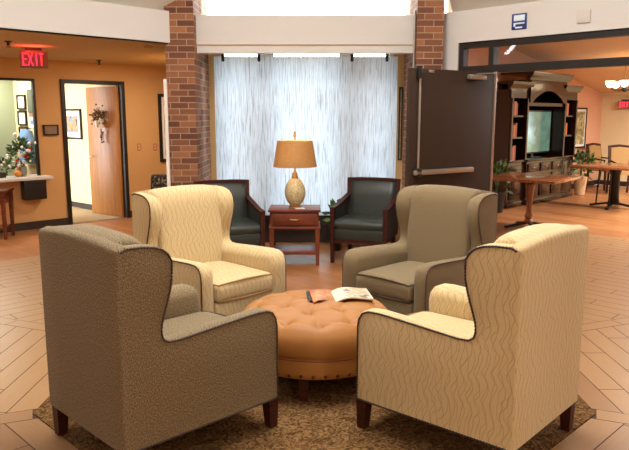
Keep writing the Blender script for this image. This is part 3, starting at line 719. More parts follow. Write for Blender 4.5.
# ------------------------------------------------------------------ tufted ottoman
def ottoman(x, y):
    t = thing('round_ottoman', 'round tufted caramel leather ottoman between the four armchairs', 'ottoman', (x, y, 0))
    RO = .47
    btn = [(0, 0)]
    for k in range(6): btn.append((.2 * math.cos(k * PI / 3 + .3), .2 * math.sin(k * PI / 3 + .3)))
    for k in range(12): btn.append((.375 * math.cos(k * PI / 6 + .05), .375 * math.sin(k * PI / 6 + .05)))
    segs = []
    for i in range(len(btn)):
        for j in range(i):
            if math.dist(btn[i], btn[j]) < .235: segs.append((btn[i], btn[j]))
    for k in range(12):
        b = btn[7 + k]; a = math.atan2(b[1], b[0]); segs.append((b, (.47 * math.cos(a), .47 * math.sin(a))))
    def h(px, py):
        r = math.hypot(px, py)
        z = .485 - .045 * (r / RO) ** 2 - .05 * max(0, (r - .40) / .07) ** 2
        for b in btn: z -= .023 * math.exp(-((px - b[0]) ** 2 + (py - b[1]) ** 2) / (2 * .026 ** 2))
        for a, b in segs:
            vx, vy = b[0] - a[0], b[1] - a[1]; q = max(0, min(1, ((px - a[0]) * vx + (py - a[1]) * vy) / (vx * vx + vy * vy)))
            dd = math.hypot(px - a[0] - q * vx, py - a[1] - q * vy); z -= .006 * math.exp(-dd * dd / (2 * .009 ** 2))
        return z
    n = 120; rs = [0.004] + [.0118 * i for i in range(1, 40)] + [.47]
    vs, fs = [], []
    for r in rs:
        for k in range(n):
            a = 2 * PI * k / n; px, py = r * math.cos(a), r * math.sin(a); vs.append((px, py, h(px, py)))
    ext = [(.478, .36), (.481, .33), (.478, .295), (.468, .272)]
    for r, z in ext:
        for k in range(n): a = 2 * PI * k / n; vs.append((r * math.cos(a), r * math.sin(a), z))
    nr = len(rs) + len(ext)
    for i in range(nr - 1):
        for k in range(n): k2 = (k + 1) % n; fs.append((i * n + k, i * n + k2, (i + 1) * n + k2, (i + 1) * n + k))
    fs.append(tuple(range(n - 1, -1, -1)))
    top = MB().add(vs, fs).build('tufted_top', M['leather'], t, angle=80)
    for b in btn: MB().ball((b[0], b[1], h(*b) + .003), .012, 2, (1, 1, .5)).build('tuft_button', M['leather'], top)
    MB().lathe([(.455, .268), (.472, .262), (.475, .25), (.476, .19), (.474, .165), (.466, .155), (.43, .152)], n=64).build('base_band', M['leather'], t)
    MB().tube([(.474 * math.cos(2 * PI * k / 64), .474 * math.sin(2 * PI * k / 64), .268) for k in range(64)], .006, 6, closed=True).build('welt', flat('dark_leather_welt', (128, 70, 28), .45), t)
    nm = MB().ball((0, 0, 0), .0105, 2, (1, .6, 1)).build('nailhead', M['nail'], t); nn = 43
    for k in range(nn):
        o = nm if k == 0 else nm.copy()
        if k: COL.objects.link(o); o.parent = t
        a = 2 * PI * k / nn; o.location = (.477 * math.cos(a), .477 * math.sin(a), .176); o.rotation_euler = (0, 0, a - PI / 2)
    for k in range(4):
        a = k * PI / 2 - PI / 2 - .18; MB().taper((.40 * math.cos(a), .40 * math.sin(a), .006), (.40 * math.cos(a), .40 * math.sin(a), .155), .045, .062).build('leg', M['legwood'], t)
ottoman(0.01, 3.985)
# magazine on the ottoman
def magazine():
    p = ground(342, 301, .455)
    t = thing('magazine', 'open magazine lying on the caramel leather ottoman', 'magazine', (p.x, p.y, .468), math.radians(6)); t.scale = (1.2, 1.1, 1)
    def page(x0, x1, y0, y1, z0, bow, mat, name, thick=.004, nx=10):
        m = MB(); vs = []; fs = []
        for k in range(nx + 1):
            u = k / nx; x = x0 + (x1 - x0) * u; z = z0 + bow * math.sin(PI * u) + .006 * math.sin(PI * 2 * u)
            sk = .05 * u
            vs += [(x, y0 + sk, z), (x, y1 + sk, z), (x, y0 + sk, z + thick), (x, y1 + sk, z + thick)]
        for k in range(nx):
            a = 4 * k; b = a + 4; fs += [(a, a + 1, b + 1, b), (a + 2, b + 2, b + 3, a + 3), (a, b, b + 2, a + 2), (a + 1, a + 3, b + 3, b + 1)]
        fs += [(0, 2, 3, 1), (4 * nx, 4 * nx + 1, 4 * nx + 3, 4 * nx + 2)]
        return m.add(vs, fs).build(name, mat, t)
    cov = blotch('magazine_cover_photo', [(60, 80, 60), (210, 96, 50), (236, 150, 90), (150, 60, 40)], 14, .35, dist=.8)
    pg = blotch('magazine_page_print', [(206, 192, 166), (170, 142, 104), (206, 192, 166), (110, 84, 56)], 13, .5, dist=.4)
    page(-.17, -.045, -.10, .12, .004, .014, cov, 'front_cover')
    page(-.045, .16, -.10, .13, .006, .018, flat('aged_magazine_paper', (206, 192, 168), .7), 'page_block', .008)
    page(-.03, .15, -.09, .12, .0145, .018, pg, 'printed_page', .0012)
    MB().tube([(-.172, -.09, .014), (-.176, .0, .02), (-.172, .12, .014)], .011, 8).build('rolled_spine', M['black'], t)
magazine()

# ------------------------------------------------------------------ side table, lamp, green chairs
TX, TY = -.217, 7.27
t = thing('side_table', 'cherry wood side table with one drawer under the lamp', 'table', (TX, TY, 0))
w2, d2 = .285, .22
MB().b2((-w2, -d2, .592), (w2, d2, .62), bev=.006).build('tabletop', M['cherry'], t)
MB().b2((-w2 + .02, -d2 + .03, .43), (w2 - .02, d2 - .02, .592)).build('case', M['cherry'], t)
dwr = MB().b2((-w2 + .045, -d2 + .012, .455), (w2 - .045, -d2 + .034, .575), bev=.004).build('drawer', M['cherry'], t)
MB().tube([(-.045, -d2 + .01, .517), (-.03, -d2 - .008, .512), (.03, -d2 - .008, .512), (.045, -d2 + .01, .517)], .007).build('pull', M['brass'], dwr)
MB().b2((-w2 + .005, -d2 + .01, .405), (w2 - .005, d2 - .01, .43), bev=.005).build('apron_moulding', M['cherry'], t)
MB().b2((-w2 + .03, -d2 + .03, .12), (w2 - .03, d2 - .03, .155), bev=.004).build('lower_shelf', M['cherry'], t)
for a in (-1, 1):
    for b in (-1, 1): MB().taper((a * (w2 - .035), b * (d2 - .035), 0), (a * (w2 - .035), b * (d2 - .035), .41), .036, .05).build('leg', M['cherry'], t)
LX = hit(295, 190, (0, 1, 0), TY).x
t = thing('table_lamp', 'table lamp with mottled egg shaped base and brown burlap shade', 'lamp', (LX, TY, .62))
egg = [(.055, 0), (.06, .012), (.05, .022)] + [(.05 + .066 * math.sin(PI * (i / 14) ** .95) ** .8, .022 + .298 * i / 14) for i in range(15)]
MB().lathe([(.07, 0), (.07, .018), (.05, .024)], n=28).build('foot', M['brass'], t)
MB().lathe(egg[2:], n=32).build('lamp_base', M['ceramic'], t)
MB().lathe([(.035, .315), (.038, .335), (.03, .35), (.032, .37), (.022, .385), (.012, .40), (.012, .59)], n=20).build('neck', M['brass'], t)
sh = MB(); n = 48; z0, z1, r0, r1 = .45, .735, .24, .195
pr = [(r0, z0), (r0 - .0, z0 + .012), (r1, z1 - .01), (r1, z1), (r1 - .006, z1), (r0 - .008, z0 + .012), (r0 - .008, z0)]
sh.lathe(pr, n=n, cap=False).build('lamp_shade', M['shade'], t)
MB().lathe([(.006, .58), (.006, .77), (.016, .775), (.018, .79), (.010, .805), (.014, .82), (.004, .835)], n=12).build('finial', M['brass'], t)
mb = MB()
for k in range(3): a = k * 2 * PI / 3; mb.tube([(0, 0, .725), (r1 * .97 * math.cos(a), r1 * .97 * math.sin(a), .725)], .003, 6)
mb.build('spider', M['brass'], t)
pc = deep(297, 204.5, TY - .1)
o = MB().b2((-.05, -.03, 0), (.05, .03, .006)).build('card', M['paper']); o.location = (pc.x + .03, TY - .12, .6205); o.rotation_euler = (0, 0, .3); tag(o, 'small white card lying at the foot of the lamp', 'card')

def green_chair():
    t = thing('green_armchair', 'x', 'armchair', group='green armchairs beside the side table')
    w = .30
    for a in (-1, 1):
        MB().taper((a * w, .27, 0), (a * w, .27, .61), .036, .05).build('front_leg', M['legwood'], t)
        MB().sweep_rect([(a * .26, -.29, 0), (a * .265, -.26, .3), (a * .275, -.28, .55), (a * .295, -.345, .885)], .04, .05).build('rear_leg', M['legwood'], t)
        MB().sweep_rect([(a * w, .295, .612), (a * w, .15, .62), (a * .298, 0, .645), (a * .29, -.17, .685), (a * .285, -.31, .715)], .055, .028).build('armrest', M['legwood'], t)
        pp = [(.25, .27), (.25, .59), (.1, .605), (-.05, .63), (-.2, .67), (-.27, .69), (-.27, .27)]
        MB().slab(pp, [(a * (w - .022), .008), (a * (w - .015), 0), (a * (w + .012), 0), (a * (w + .018), .008)]).build('side_panel', M['green'], t)
    MB().sweep_rect([(-.315, -.345, .885), (-.15, -.352, .893), (.15, -.352, .893), (.315, -.345, .885)], .04, .035).build('top_rail', M['legwood'], t)
    bp = [(-.345, .46), (-.365, .87), (-.345, .88), (-.31, .86), (-.275, .7), (-.25, .56), (-.235, .46)]
    MB().slab(bp, [(-.272, .02), (-.262, .004), (-.2, 0), (0, -.006), (.2, 0), (.262, .004), (.272, .02)]).build('backrest', M['green'], t, angle=60)
    cp = [(-.25, .39), (-.25, .475), (-.2, .49), (.2, .49), (.27, .48), (.295, .455), (.298, .42), (.285, .39)]
    MB().slab(cp, [(-.277, .02), (-.27, .004), (-.2, 0), (0, -.006), (.2, 0), (.27, .004), (.277, .02)]).build('seat_cushion', M['green'], t, angle=60)
    MB().b2((-.277, -.25, .27), (.277, .285, .388), bev=.012).build('seat_apron', M['green'], t)
    MB().b2((-.277, -.25, .225), (.277, .28, .27)).build('seat_rail', M['legwood'], t)
    return t
gc = green_chair(); gc['label'] = 'dark green upholstered armchair to the right of the side table'
fa = math.radians(20)
gc.location = (.575, 7.38, 0); gc.rotation_euler = (0, 0, math.atan2(-math.cos(fa), -math.sin(fa)) - PI / 2)
dup(gc, (-.93, 7.09, 0), math.atan2(-math.cos(fa), math.sin(fa)) - PI / 2, 'dark green upholstered armchair to the left of the side table')

# ------------------------------------------------------------------ hanging reed panel
YP = 8.12
p0, p1 = deep(215.5, 130, YP).x, deep(396.5, 130, YP).x
zt_, zb_ = deep(300, 56.5, YP).z, .40
t = thing('hanging_panel', 'white streaked translucent panel hanging in front of the window', 'screen', (0, YP, 0))
MB().b2((p0, 0, zb_), (p1, .006, zt_)).build('panel_sheet', M['panel'], t)
MB().b2((p0 + .05, -.02, zt_ + .03), (p1 - .05, .0, zt_ + .042)).build('rail', M['paper'], t)
for px in (223, 259, 352, 387):
    c = deep(px, 57, YP); MB().box((c.x, -.012, zt_ - .015), (.035, .03, .09), bev=.006).box((c.x - .012, -.005, zt_ + .045), (.02, .02, .07), bev=.004).build('clip', M['black'], t)
o = MB().b2((-9, 8.6, -.12), (12, 40, -.02)).build('lawn', M['lawn']); tag(o, 'green lawn outside the window', 'lawn', kind='structure')

# ------------------------------------------------------------------ left hall things
def exit_sign(loc, rz, label, w=.31, h=.205, mount=.035):
    t = thing('exit_sign', label, 'sign', loc, rz)
    MB().b2((-w / 2, -.03, -h), (w / 2, .03, 0), bev=.012).build('housing', M['exit_face'], t)
    MB().b2((-w * .3, -.02, 0), (w * .3, .02, mount)).build('mount', M['base'], t)
    H = h * .70; W = w * .155; s = W * .30; y0, y1 = -.037, -.029; zb = -h / 2 - H / 2; zt2 = zb + H
    def bar(m, p, q, wd):
        p, q = Vector(p), Vector(q); dd = (q - p).normalized(); nn = Vector((-dd.y, dd.x)) * wd / 2
        P = [p + nn, p - nn, q - nn, q + nn]
        m.add([(v.x, y, v.y) for y in (y0, y1) for v in P], [(0, 1, 2, 3), (7, 6, 5, 4), (0, 4, 5, 1), (1, 5, 6, 2), (2, 6, 7, 3), (3, 7, 4, 0)])
    x = -w * .40; step = w * .20
    m = MB(); bar(m, (x + s / 2, zb), (x + s / 2, zt2), s)
    for z in (zb + s / 2, zb + H / 2, zt2 - s / 2): bar(m, (x, z), (x + W, z), s)
    m.build('letter', M['redlit'], t); x += step
    m = MB(); bar(m, (x, zb), (x + W * 1.05, zt2), s); bar(m, (x, zt2), (x + W * 1.05, zb), s); m.build('letter', M['redlit'], t); x += step * 1.08
    m = MB(); bar(m, (x + W / 2, zb), (x + W / 2, zt2), s); m.build('letter', M['redlit'], t); x += step * .86
    m = MB(); bar(m, (x + W / 2, zb), (x + W / 2, zt2), s); bar(m, (x, zt2 - s / 2), (x + W, zt2 - s / 2), s); m.build('letter', M['redlit'], t)
    return t
ep = hit(33, 47.5, (0, 0, 1), ZB)
exit_sign((ep.x, ep.y, ZB - .035), math.atan2(ep.y, ep.x) - PI / 2, 'lit red EXIT sign hanging from the hall ceiling')
for px, py, l in ((8, 41, 'dark sprinkler head on the hall ceiling left of the exit sign'), (99, 60, 'dark sprinkler head on the hall ceiling above the oak door')):
    p = hit(px, py, (0, 0, 1), ZB)
    t = thing('sprinkler_head', l, 'sprinkler', (p.x, p.y, ZB), group='ceiling sprinklers')
    MB().lathe([(.04, 0), (.04, -.008), (.016, -.012), (.014, -.05)], n=14).build('escutcheon', M['base'], t); MB().lathe([(.026, -.066), (.026, -.060)], n=12).tube([(-.013, 0, -.045), (-.018, 0, -.062)], .003).tube([(.013, 0, -.045), (.018, 0, -.062)], .003).build('deflector', M['base'], t)
p = hit(148, 46.5, (0, 0, 1), ZB); t = thing('recessed_sprinkler', 'small flat ceiling fitting near the left brick column', 'sprinkler', (p.x, p.y, ZB))
MB().lathe([(.05, 0), (.048, -.012), (.03, -.02), (.01, -.022)], n=18).build('cap', M['hall_ceil'], t)

def framed(name, label, cat, loc, rz, w, h, art, frame=None, mat=.05, fw=.025, group=None, y=-1):
    t = thing(name, label, cat, loc, rz, group)     # front towards local -y, origin at centre of the back
    m = MB(); fr = frame or M['frame']
    m.b2((-w / 2, -.028, -h / 2), (-w / 2 + fw, 0, h / 2)).b2((w / 2 - fw, -.028, -h / 2), (w / 2, 0, h / 2)).b2((-w / 2 + fw, -.028, h / 2 - fw), (w / 2 - fw, 0, h / 2)).b2((-w / 2 + fw, -.028, -h / 2), (w / 2 - fw, 0, -h / 2 + fw))
    m.build('frame', fr, t)
    if mat > 0: MB().b2((-w / 2 + fw, -.012, -h / 2 + fw), (w / 2 - fw, -.002, h / 2 - fw)).build('mat_board', M['mat_white'], t)
    k = fw + mat
    MB().b2((-w / 2 + k, -.016, -h / 2 + k), (w / 2 - k, -.003, h / 2 - k)).build('print', art, t)
    return t
def left_item(px, py, off=.002): p = on_left(px, py); n = Vector((S2, -S2, 0)); return p + n * off
def widL(px0, px1, py): return (on_left(px0, py) - on_left(px1, py)).length
def hgtL(px, py0, py1): return on_left(px, py0).z - on_left(px, py1).z
# plate beside window
framed('name_plate', 'small dark framed room sign beside the reception window', 'sign', left_item(50.5, 130), PI / 4, widL(43, 58, 130), hgtL(50, 125, 135.5), flat('taupe_sign_face', (128, 104, 82), .5), mat=0, fw=.018)
# big frame near column
framed('wall_picture', 'tall dark framed picture on the hall wall beside the brick column', 'picture', left_item(170.5, 128), PI / 4, .45, hgtL(162, 94, 162), M['art4'], mat=.05, fw=.05)
for px, l in ((139, 'cream wall outlet nearer the oak door'), (155, 'cream wall outlet nearer the brick column')):
    t = thing('wall_outlet', l, 'outlet', left_item(px, 147), PI / 4, 'wall outlets by the oak door')
    MB().b2((-.036, -.006, -.058), (.036, 0, .058), bev=.003).build('cover_plate', flat('tan_outlet_plate', (172, 112, 74), .5), t)
    MB().b2((-.016, -.009, .008), (.016, -.005, .038)).b2((-.016, -.009, -.038), (.016, -.005, -.008)).build('socket', M['peach'], t)
# picture in the office
n_off = (Vector(loc45(dr - 0.1, 3.0)) - Vector(loc45(dr + 0.04, 0.14))).normalized()
ow = Vector(loc45(dr + 0.04, 0.14)); nrm = Vector((n_off.y, -n_off.x)); nrm = nrm if nrm.dot(-ow) > 0 else -nrm
def on_off(px, py): return hit(px, py, (nrm.x, nrm.y, 0), nrm.dot(ow))
pc = on_off(73, 124); hh = on_off(75, 109).z - on_off(75, 139).z; ww = (on_off(64, 124) - on_off(82, 124)).length
framed('office_picture', 'framed abstract picture on the cream office wall', 'picture', (pc.x + nrm.x * .004, pc.y + nrm.y * .004, pc.z), math.atan2(nrm.y, nrm.x) + PI / 2, ww, hh, M['art'], mat=.09, fw=.03)
# basket wreath on the oak door
lm = Matrix.Translation((-4.0, -4.0 + LW, 0)) @ Matrix.Rotation(PI / 4, 4, 'Z') @ Matrix.Translation((dr - .054, .075, 0)) @ Matrix.Rotation(math.radians(8), 4, 'Z')
wq = lm @ Vector((-.05, .36, 1.50))
t = thing('door_wreath', 'white basket of dried berries and leaves hanging on the oak door', 'wreath', wq, PI / 4 + math.radians(8) - PI / 2)
# local -y now points off the door towards the doorway
R3 = random.Random(5)
MB().lathe([(.055, -.07), (.075, .05), (.072, .05), (.05, -.06)], (0, -.075, 0), 16).build('basket', M['petal_w'], t)
MB().leaves((0, -.08, .10), (.15, .06, .12), 90, .06, R3).build('dried_leaves', M['leaf_dry'], t)
bl = [(R3.gauss(0, .09), -.08 + R3.uniform(-.04, .03), .10 + R3.gauss(.03, .07)) for _ in range(34)] + [(.02 + R3.gauss(0, .04), -.05, -.12 - R3.random() * .18) for _ in range(12)]
b0_ = MB().ball((0, 0, 0), .016, 1).build('berry', M['petal_p'], t)
for k, q in enumerate(bl):
    o = b0_ if k == 0 else b0_.copy()
    if k: COL.objects.link(o); o.parent = t
    o.location = q
m = MB()
for k in range(5): m.tube([(0.01, -.06, -.06), (.02 + .02 * (k - 2), -.05, -.18), (.03 * (k - 2), -.045, -.22 - .02 * k)], .003, 5)
m.build('twigs', M['leaf_dry'], t)
MB().tube([(0, -.02, .05), (0, -.01, .22)], .003, 5).build('hanger', M['black'], t)

# reception interior
rb = on_div
rn = Vector((-S2, -S2, 0))
for (px, py, l) in ((22.5, 102, 'small framed certificate, topmost of the column inside reception'), (23.5, 118, 'small framed certificate, middle of the column inside reception'), (25, 134, 'small framed certificate, lowest of the column inside reception')):
    p = rb(px, py) + rn * .004; framed('certificate', l, 'certificate', p, -PI / 4, (rb(18.5, py) - rb(26.5, py)).length, rb(22, 95).z - rb(22, 109.5).z, M['art3'], mat=.015, fw=.02, group='certificates in reception')
p = rb(31.5, 101) + rn * .003; o = MB().b2((-.11, -.02, -.17), (.11, 0, .17), bev=.004).build('notice_board', M['bead']); o.location = p; o.rotation_euler = (0, 0, -PI / 4); tag(o, 'grey green notice board beside the reception certificates', 'board')
p = rb(32.5, 121) + rn * .003; t = thing('wall_notice', 'white notice with blue square and tan heading below the notice board', 'notice', p, -PI / 4)
MB().b2((-.10, -.004, -.10), (.10, 0, .06)).build('sheet', M['paper'], t); MB().b2((-.04, -.006, -.05), (.03, -.003, .01)).build('blue_print', flat('blue_print', (80, 130, 200), .6), t); MB().b2((-.10, -.005, .06), (.10, 0, .13)).build('heading', flat('tan_heading', (160, 110, 80), .6), t)
p = rb(33, 143) + rn * .02; t = thing('jacket', 'blue jacket hanging on the reception wall behind the flowers', 'jacket', (p.x, p.y, p.z), -PI / 4)
MB().slab([(-.02, -.30), (-.02, .12), (-.05, .19), (-.10, .20), (-.13, .12), (-.14, -.30)], [(-.16, .03), (-.13, 0), (-.05, -.012), (.05, -.012), (.13, 0), (.16, .03)]).build('body', M['denim'], t, angle=60)
for a in (-1, 1): MB().tube([(a * .10, -.07, .17), (a * .17, -.07, .02), (a * .19, -.06, -.22)], [.05, .05, .04], 10).build('sleeve', M['denim'], t)
MB().tube([(0, -.0, .21), (0, -.07, .23)], .008).build('hook', M['black'], t)
# things on the ledge
lt = zw0 - .003
def ledge(px, py, off): # at height of ledge along its depth: off < 0 towards room
    s = sL(px, py); q = loc45(s, off); return Vector((q[0], q[1], lt))
R4 = random.Random(11)
t = thing('flower_arrangement', 'tall arrangement of white and red flowers on the reception ledge', 'flowers', ledge(25.5, 160, .14))
MB().lathe([(.05, 0), (.07, .06), (.06, .13), (.065, .14), (.05, .135)], n=16).build('vase', flat('grey_glass_vase', (150, 150, 140), .2), t)
MB().leaves((0, 0, .30), (.16, .10, .22), 170, .085, R4).build('leaves', M['leaf'], t)
mw, mr = MB(), MB()
for _ in range(26): mw.ball((R4.gauss(0, .085), R4.uniform(-.1, .05), .28 + R4.gauss(.02, .12)), R4.uniform(.02, .034), 1)
for _ in range(12): mr.ball((R4.gauss(.02, .09), R4.uniform(-.11, 0), .26 + R4.gauss(0, .10)), .022, 1)
mw.build('white_blossoms', M['petal_w'], t); mr.build('red_blossoms', M['petal_r'], t)
t = thing('small_plant', 'low green plant on the reception ledge at the frame edge', 'plant', ledge(4, 165, .10))
MB().lathe([(.05, 0), (.065, .07), (.06, .07), (.045, .01)], n=14).build('pot', M['base'], t); MB().leaves((0, 0, .13), (.16, .1, .12), 110, .07, R4).build('leaves', M['leaf'], t)
m = MB()
for _ in range(8): m.ball((R4.gauss(0, .08), R4.uniform(-.08, .02), .17 + R4.gauss(0, .05)), .02, 1)
m.build('blossoms', M['petal_w'], t)
t = thing('gourd', 'small orange gourd beside the flowers on the ledge', 'gourd', ledge(18.5, 165, .05))
MB().ball((0, 0, .05), .055, 2, (1, 1, .9)).build('fruit', M['petal_o'], t); MB().tube([(0, 0, .09), (.01, 0, .14), (.0, .0, .16)], [.016, .01, .006]).build('neck', M['petal_o'], t)
o = MB().b2((-.15, -.10, 0), (.15, .10, .008)).build('papers', M['paper']); o.location = ledge(36, 172, -.04); o.rotation_euler = (0, 0, PI / 4 + .1); tag(o, 'white papers lying on the reception ledge', 'papers')
# black box below ledge
bc0, bc1 = sL(18.5, 190), sL(48, 190)
o = thing('drop_box', 'black box fixed under the reception ledge', 'box'); put45(o, LW, -4.0)
zt3, zb3 = zw0 - .046, on_left(35, 200.5).z + .03
MB().b2((bc0 + .03, -.15, zb3), (bc1 - .08, -.001, zt3), bev=.006).build('box_body', M['black'], o); MB().b2((bc0 + .04, -.156, zt3 - .05), (bc1 - .09, -.149, zt3 - .03)).build('slot_lip', M['frame'], o)
# console table at far left
cp_ = ground(10, 241); t = thing('console_table', 'dark mahogany console table at the left edge under reception', 'table', (cp_.x - .70, cp_.y + .02, 0), 0.12)
MB().b2((-.70, -.03, .625), (.64, .38, .655), bev=.006).build('tabletop', M['mahog'], t)
MB().b2((-.62, 0, .47), (.60, .35, .625)).build('apron', M['mahog'], t)
for x in (-.4, 0, .38):
    dw = MB().b2((x - .17, -.012, .49), (x + .17, .004, .61), bev=.004).build('drawer', M['mahog'], t); MB().ball((x, -.024, .55), .014, 2).build('knob', M['brass'], dw)
MB().b2((-.6, .03, .13), (.58, .33, .155)).build('lower_shelf', M['mahog'], t)
for x in (-.62, .60):
    for y in (.02, .33): MB().taper((x, y, 0), (x, y, .625), .035, .055).build('leg', M['mahog'], t)
# patterned chair behind the column
q = deep(163, 178, 8.7); t = thing('side_chair', 'black and cream patterned chair left of the brick column', 'chair', (-2.03, 8.7, 0), -.12 + PI)
# front towards local +y
for x in (-.2, .2):
    MB().taper((x, .2, 0), (x, .2, .42), .03, .04).build('leg', M['legwood'], t); MB().sweep_rect([(x, -.25, 0), (x, -.21, .42), (x, -.26, .82)], .035, .035).build('leg', M['legwood'], t)
MB().slab([(-.22, .42), (-.22, .48), (.2, .49), (.24, .47), (.24, .42)], [(-.23, .02), (-.21, 0), (.21, 0), (.23, .02)]).build('seat', M['damask'], t)
MB().slab([(-.215, .5), (-.265, .80), (-.26, .835), (-.23, .84), (-.20, .80), (-.165, .5)], [(-.22, .02), (-.2, 0), (.2, 0), (.22, .02)]).build('backrest', M['damask'], t)

# small frame on the inner face of the right column
o = framed('wall_frame', 'narrow black frame on the wall right of the hanging panel', 'frame', (deep(400.5, 120, YW - .02).x, YW - .002, deep(398, 124, YW).z), 0, .05, deep(398, 88, YW).z - deep(398, 161, YW).z, M['art4'], frame=M['black'], mat=0, fw=.018)

# ------------------------------------------------------------------ signs on the right fascia
fr_n = Vector((-S2, -S2, 0))
p = on_fascia(519.5, 21.5) + fr_n * .002
t = thing('blue_sign', 'navy blue pictogram sign on the white fascia', 'sign', p, -PI / 4)
W_, H_ = (on_fascia(512, 21) - on_fascia(527, 21)).length, on_fascia(519, 13.5).z - on_fascia(519, 29.5).z
MB().b2((-W_ / 2, -.006, -H_ / 2), (W_ / 2, 0, H_ / 2), bev=.002).build('plate', M['blue'], t)
MB().b2((-W_ * .36, -.008, H_ * .04), (W_ * .36, -.005, H_ * .40), bev=.001).build('white_panel', M['signw'], t)
MB().b2((-W_ * .36, -.008, -H_ * .16), (W_ * .36, -.005, -H_ * .07)).b2((-W_ * .36, -.008, -H_ * .30), (-W_ * .24, -.005, -H_ * .16)).build('white_bar', M['signw'], t)
MB().b2((-W_ * .25, -.008, -H_ * .42), (W_ * .22, -.005, -H_ * .33)).build('white_caption', M['signw'], t)
p = on_fascia(584, 16.5) + fr_n * .002
t = thing('wall_speaker', 'pale square speaker plate on the white fascia', 'speaker', p, -PI / 4)
W_, H_ = (on_fascia(577.5, 16) - on_fascia(591, 16)).length, on_fascia(584, 10).z - on_fascia(584, 23).z
MB().b2((-W_ / 2, -.012, -H_ / 2), (W_ / 2, 0, H_ / 2), bev=.003).build('grille', flat('pale_grey_grille', (200, 190, 180), .7, .1, 60), t)

# ------------------------------------------------------------------ dining room: media cabinet
g0, g1 = ground(505.5, 208.5), ground(572, 196)
cd = Vector((1, 1, 0)).normalized(); cn = Vector((S2, -S2, 0))
L_ = (g1 - g0).length
DEP = .52
t = thing('media_cabinet', 'dark mahogany media cabinet with two bookcase towers and arched top', 'cabinet', (g0.x, g0.y, 0), PI / 4)
# local: x along the wall, front at y = 0 facing -y, back at y = DEP
K = M['cabinet']
def tower(x0, x1, name):
    m = MB(); m.b2((x0, 0, .10), (x0 + .05, DEP, 2.08)).b2((x1 - .05, 0, .10), (x1, DEP, 2.08)).b2((x0 + .05, DEP - .02, .1), (x1 - .05, DEP, 2.08)).b2((x0 + .05, 0, 2.0), (x1 - .05, DEP, 2.08))
    tw = m.build(name, K, t)
    MB().b2((x0 - .02, -.03, 0), (x1 + .02, DEP, .10), bev=.01).build('plinth', K, tw)
    MB().b2((x0 + .05, .01, .10), (x1 - .05, DEP - .02, .80)).build('base_case', K, tw)
    dr_ = MB().b2((x0 + .08, -.015, .14), (x1 - .08, .012, .74), bev=.008).b2((x0 + .14, -.025, .22), (x1 - .14, -.012, .66), bev=.01).build('door', K, tw)
    MB().ball((x1 - .10, -.03, .5), .016, 2).build('knob', M['brass'], dr_)
    MB().b2((x0 - .02, -.03, .80), (x1 + .02, DEP, .84), bev=.008).build('counter', K, tw)
    for z in (1.22, 1.60): MB().b2((x0 + .05, .005, z), (x1 - .05, DEP - .02, z + .03)).build('shelf', K, tw)
    MB().b2((x0 + .0, -.01, 1.93), (x1 - .0, .03, 2.08)).build('frieze', K, tw)
    cp2 = [(0.02, 0), (-.02, .0), (-.03, .03), (-.06, .06), (-.085, .10), (-.09, .13), (.02, .13)]
    MB().slab([(a, b + 2.08) for a, b in cp2] , [(x0 - .08, 0), (x1 + .08, 0)]).b2((x0 - .08, .0, 2.17), (x1 + .08, DEP, 2.21)).build('crown_moulding', K, tw)
    for x in (x0 + .035, x1 - .035): MB().taper((x, -.02, .84), (x, -.02, 1.93), .05, .05, .03, .03).build('pilaster', K, tw)
    return tw
tower(0, .62, 'tower'); tower(L_ - .58, L_, 'tower')
c0, c1 = .62, L_ - .58
m = MB(); m.b2((c0, -.06, .0), (c1, DEP, .10), bev=.01).build('plinth', K, t)
m = MB().b2((c0, -.04, .10), (c1, DEP, .80)).build('console_base', K, t)
nd = 3
for i in range(nd):
    a = c0 + (c1 - c0) * i / nd + .04; b = c0 + (c1 - c0) * (i + 1) / nd - .04
    d_ = MB().b2((a, -.06, .14), (b, -.035, .56), bev=.008).b2((a + .06, -.07, .2), (b - .06, -.056, .5), bev=.01).build('door', K, m); MB().ball((b - .03, -.07, .4), .016, 2).build('knob', M['brass'], d_)
    d_ = MB().b2((a, -.06, .60), (b, -.035, .76), bev=.008).build('drawer', K, m); MB().ball(((a + b) / 2, -.07, .68), .016, 2).build('knob', M['brass'], d_)
MB().b2((c0 - .01, -.07, .80), (c1 + .01, DEP, .84), bev=.01).build('counter', K, t)
MB().b2((c0, DEP - .03, .84), (c1, DEP, 2.2)).build('back_panel', K, t)
# arched valance
m = MB(); n = 16; zt4, zb4 = 2.26, 1.86
for y in (-.04, .0):
    pass
vs, fs = [], []
for k in range(n + 1):
    u = k / n; x = c0 + (c1 - c0) * u; za = zb4 + .05 + .17 * math.sin(PI * max(0, min(1, (u - .1) / .8))) if .1 < u < .9 else zb4
    vs += [(x, -.05, za), (x, -.05, zt4), (x, .0, za), (x, .0, zt4)]
for k in range(n):
    a = 4 * k; b = a + 4; fs += [(a, b, b + 1, a + 1), (a + 2, a + 3, b + 3, b + 2), (a, a + 2, b + 2, b), (a + 1, b + 1, b + 3, a + 3)]
fs += [(0, 1, 3, 2), (4 * n, 4 * n + 2, 4 * n + 3, 4 * n + 1)]
MB().add(vs, fs).build('arched_valance', K, t)
MB().b2((c0, .0, 1.80), (c1, DEP, 1.86)).build('bridge_shelf', K, t)
for x in (c0, c1 - .04): MB().b2((x, .0, 1.86), (x + .04, DEP - .03, 2.26)).build('bridge_side', K, t)
cp2 = [(0.02, 0), (-.06, .0), (-.075, .03), (-.10, .06), (-.13, .10), (-.135, .14), (.02, .14)]
MB().slab([(a, b + 2.26) for a, b in cp2], [(c0 - .08, 0), (c1 + .08, 0)]).b2((c0 - .08, 0, 2.36), (c1 + .08, DEP, 2.40)).build('crown_moulding', K, t)
cabm = Matrix.Translation((g0.x, g0.y, 0)) @ Matrix.Rotation(PI / 4, 4, 'Z')
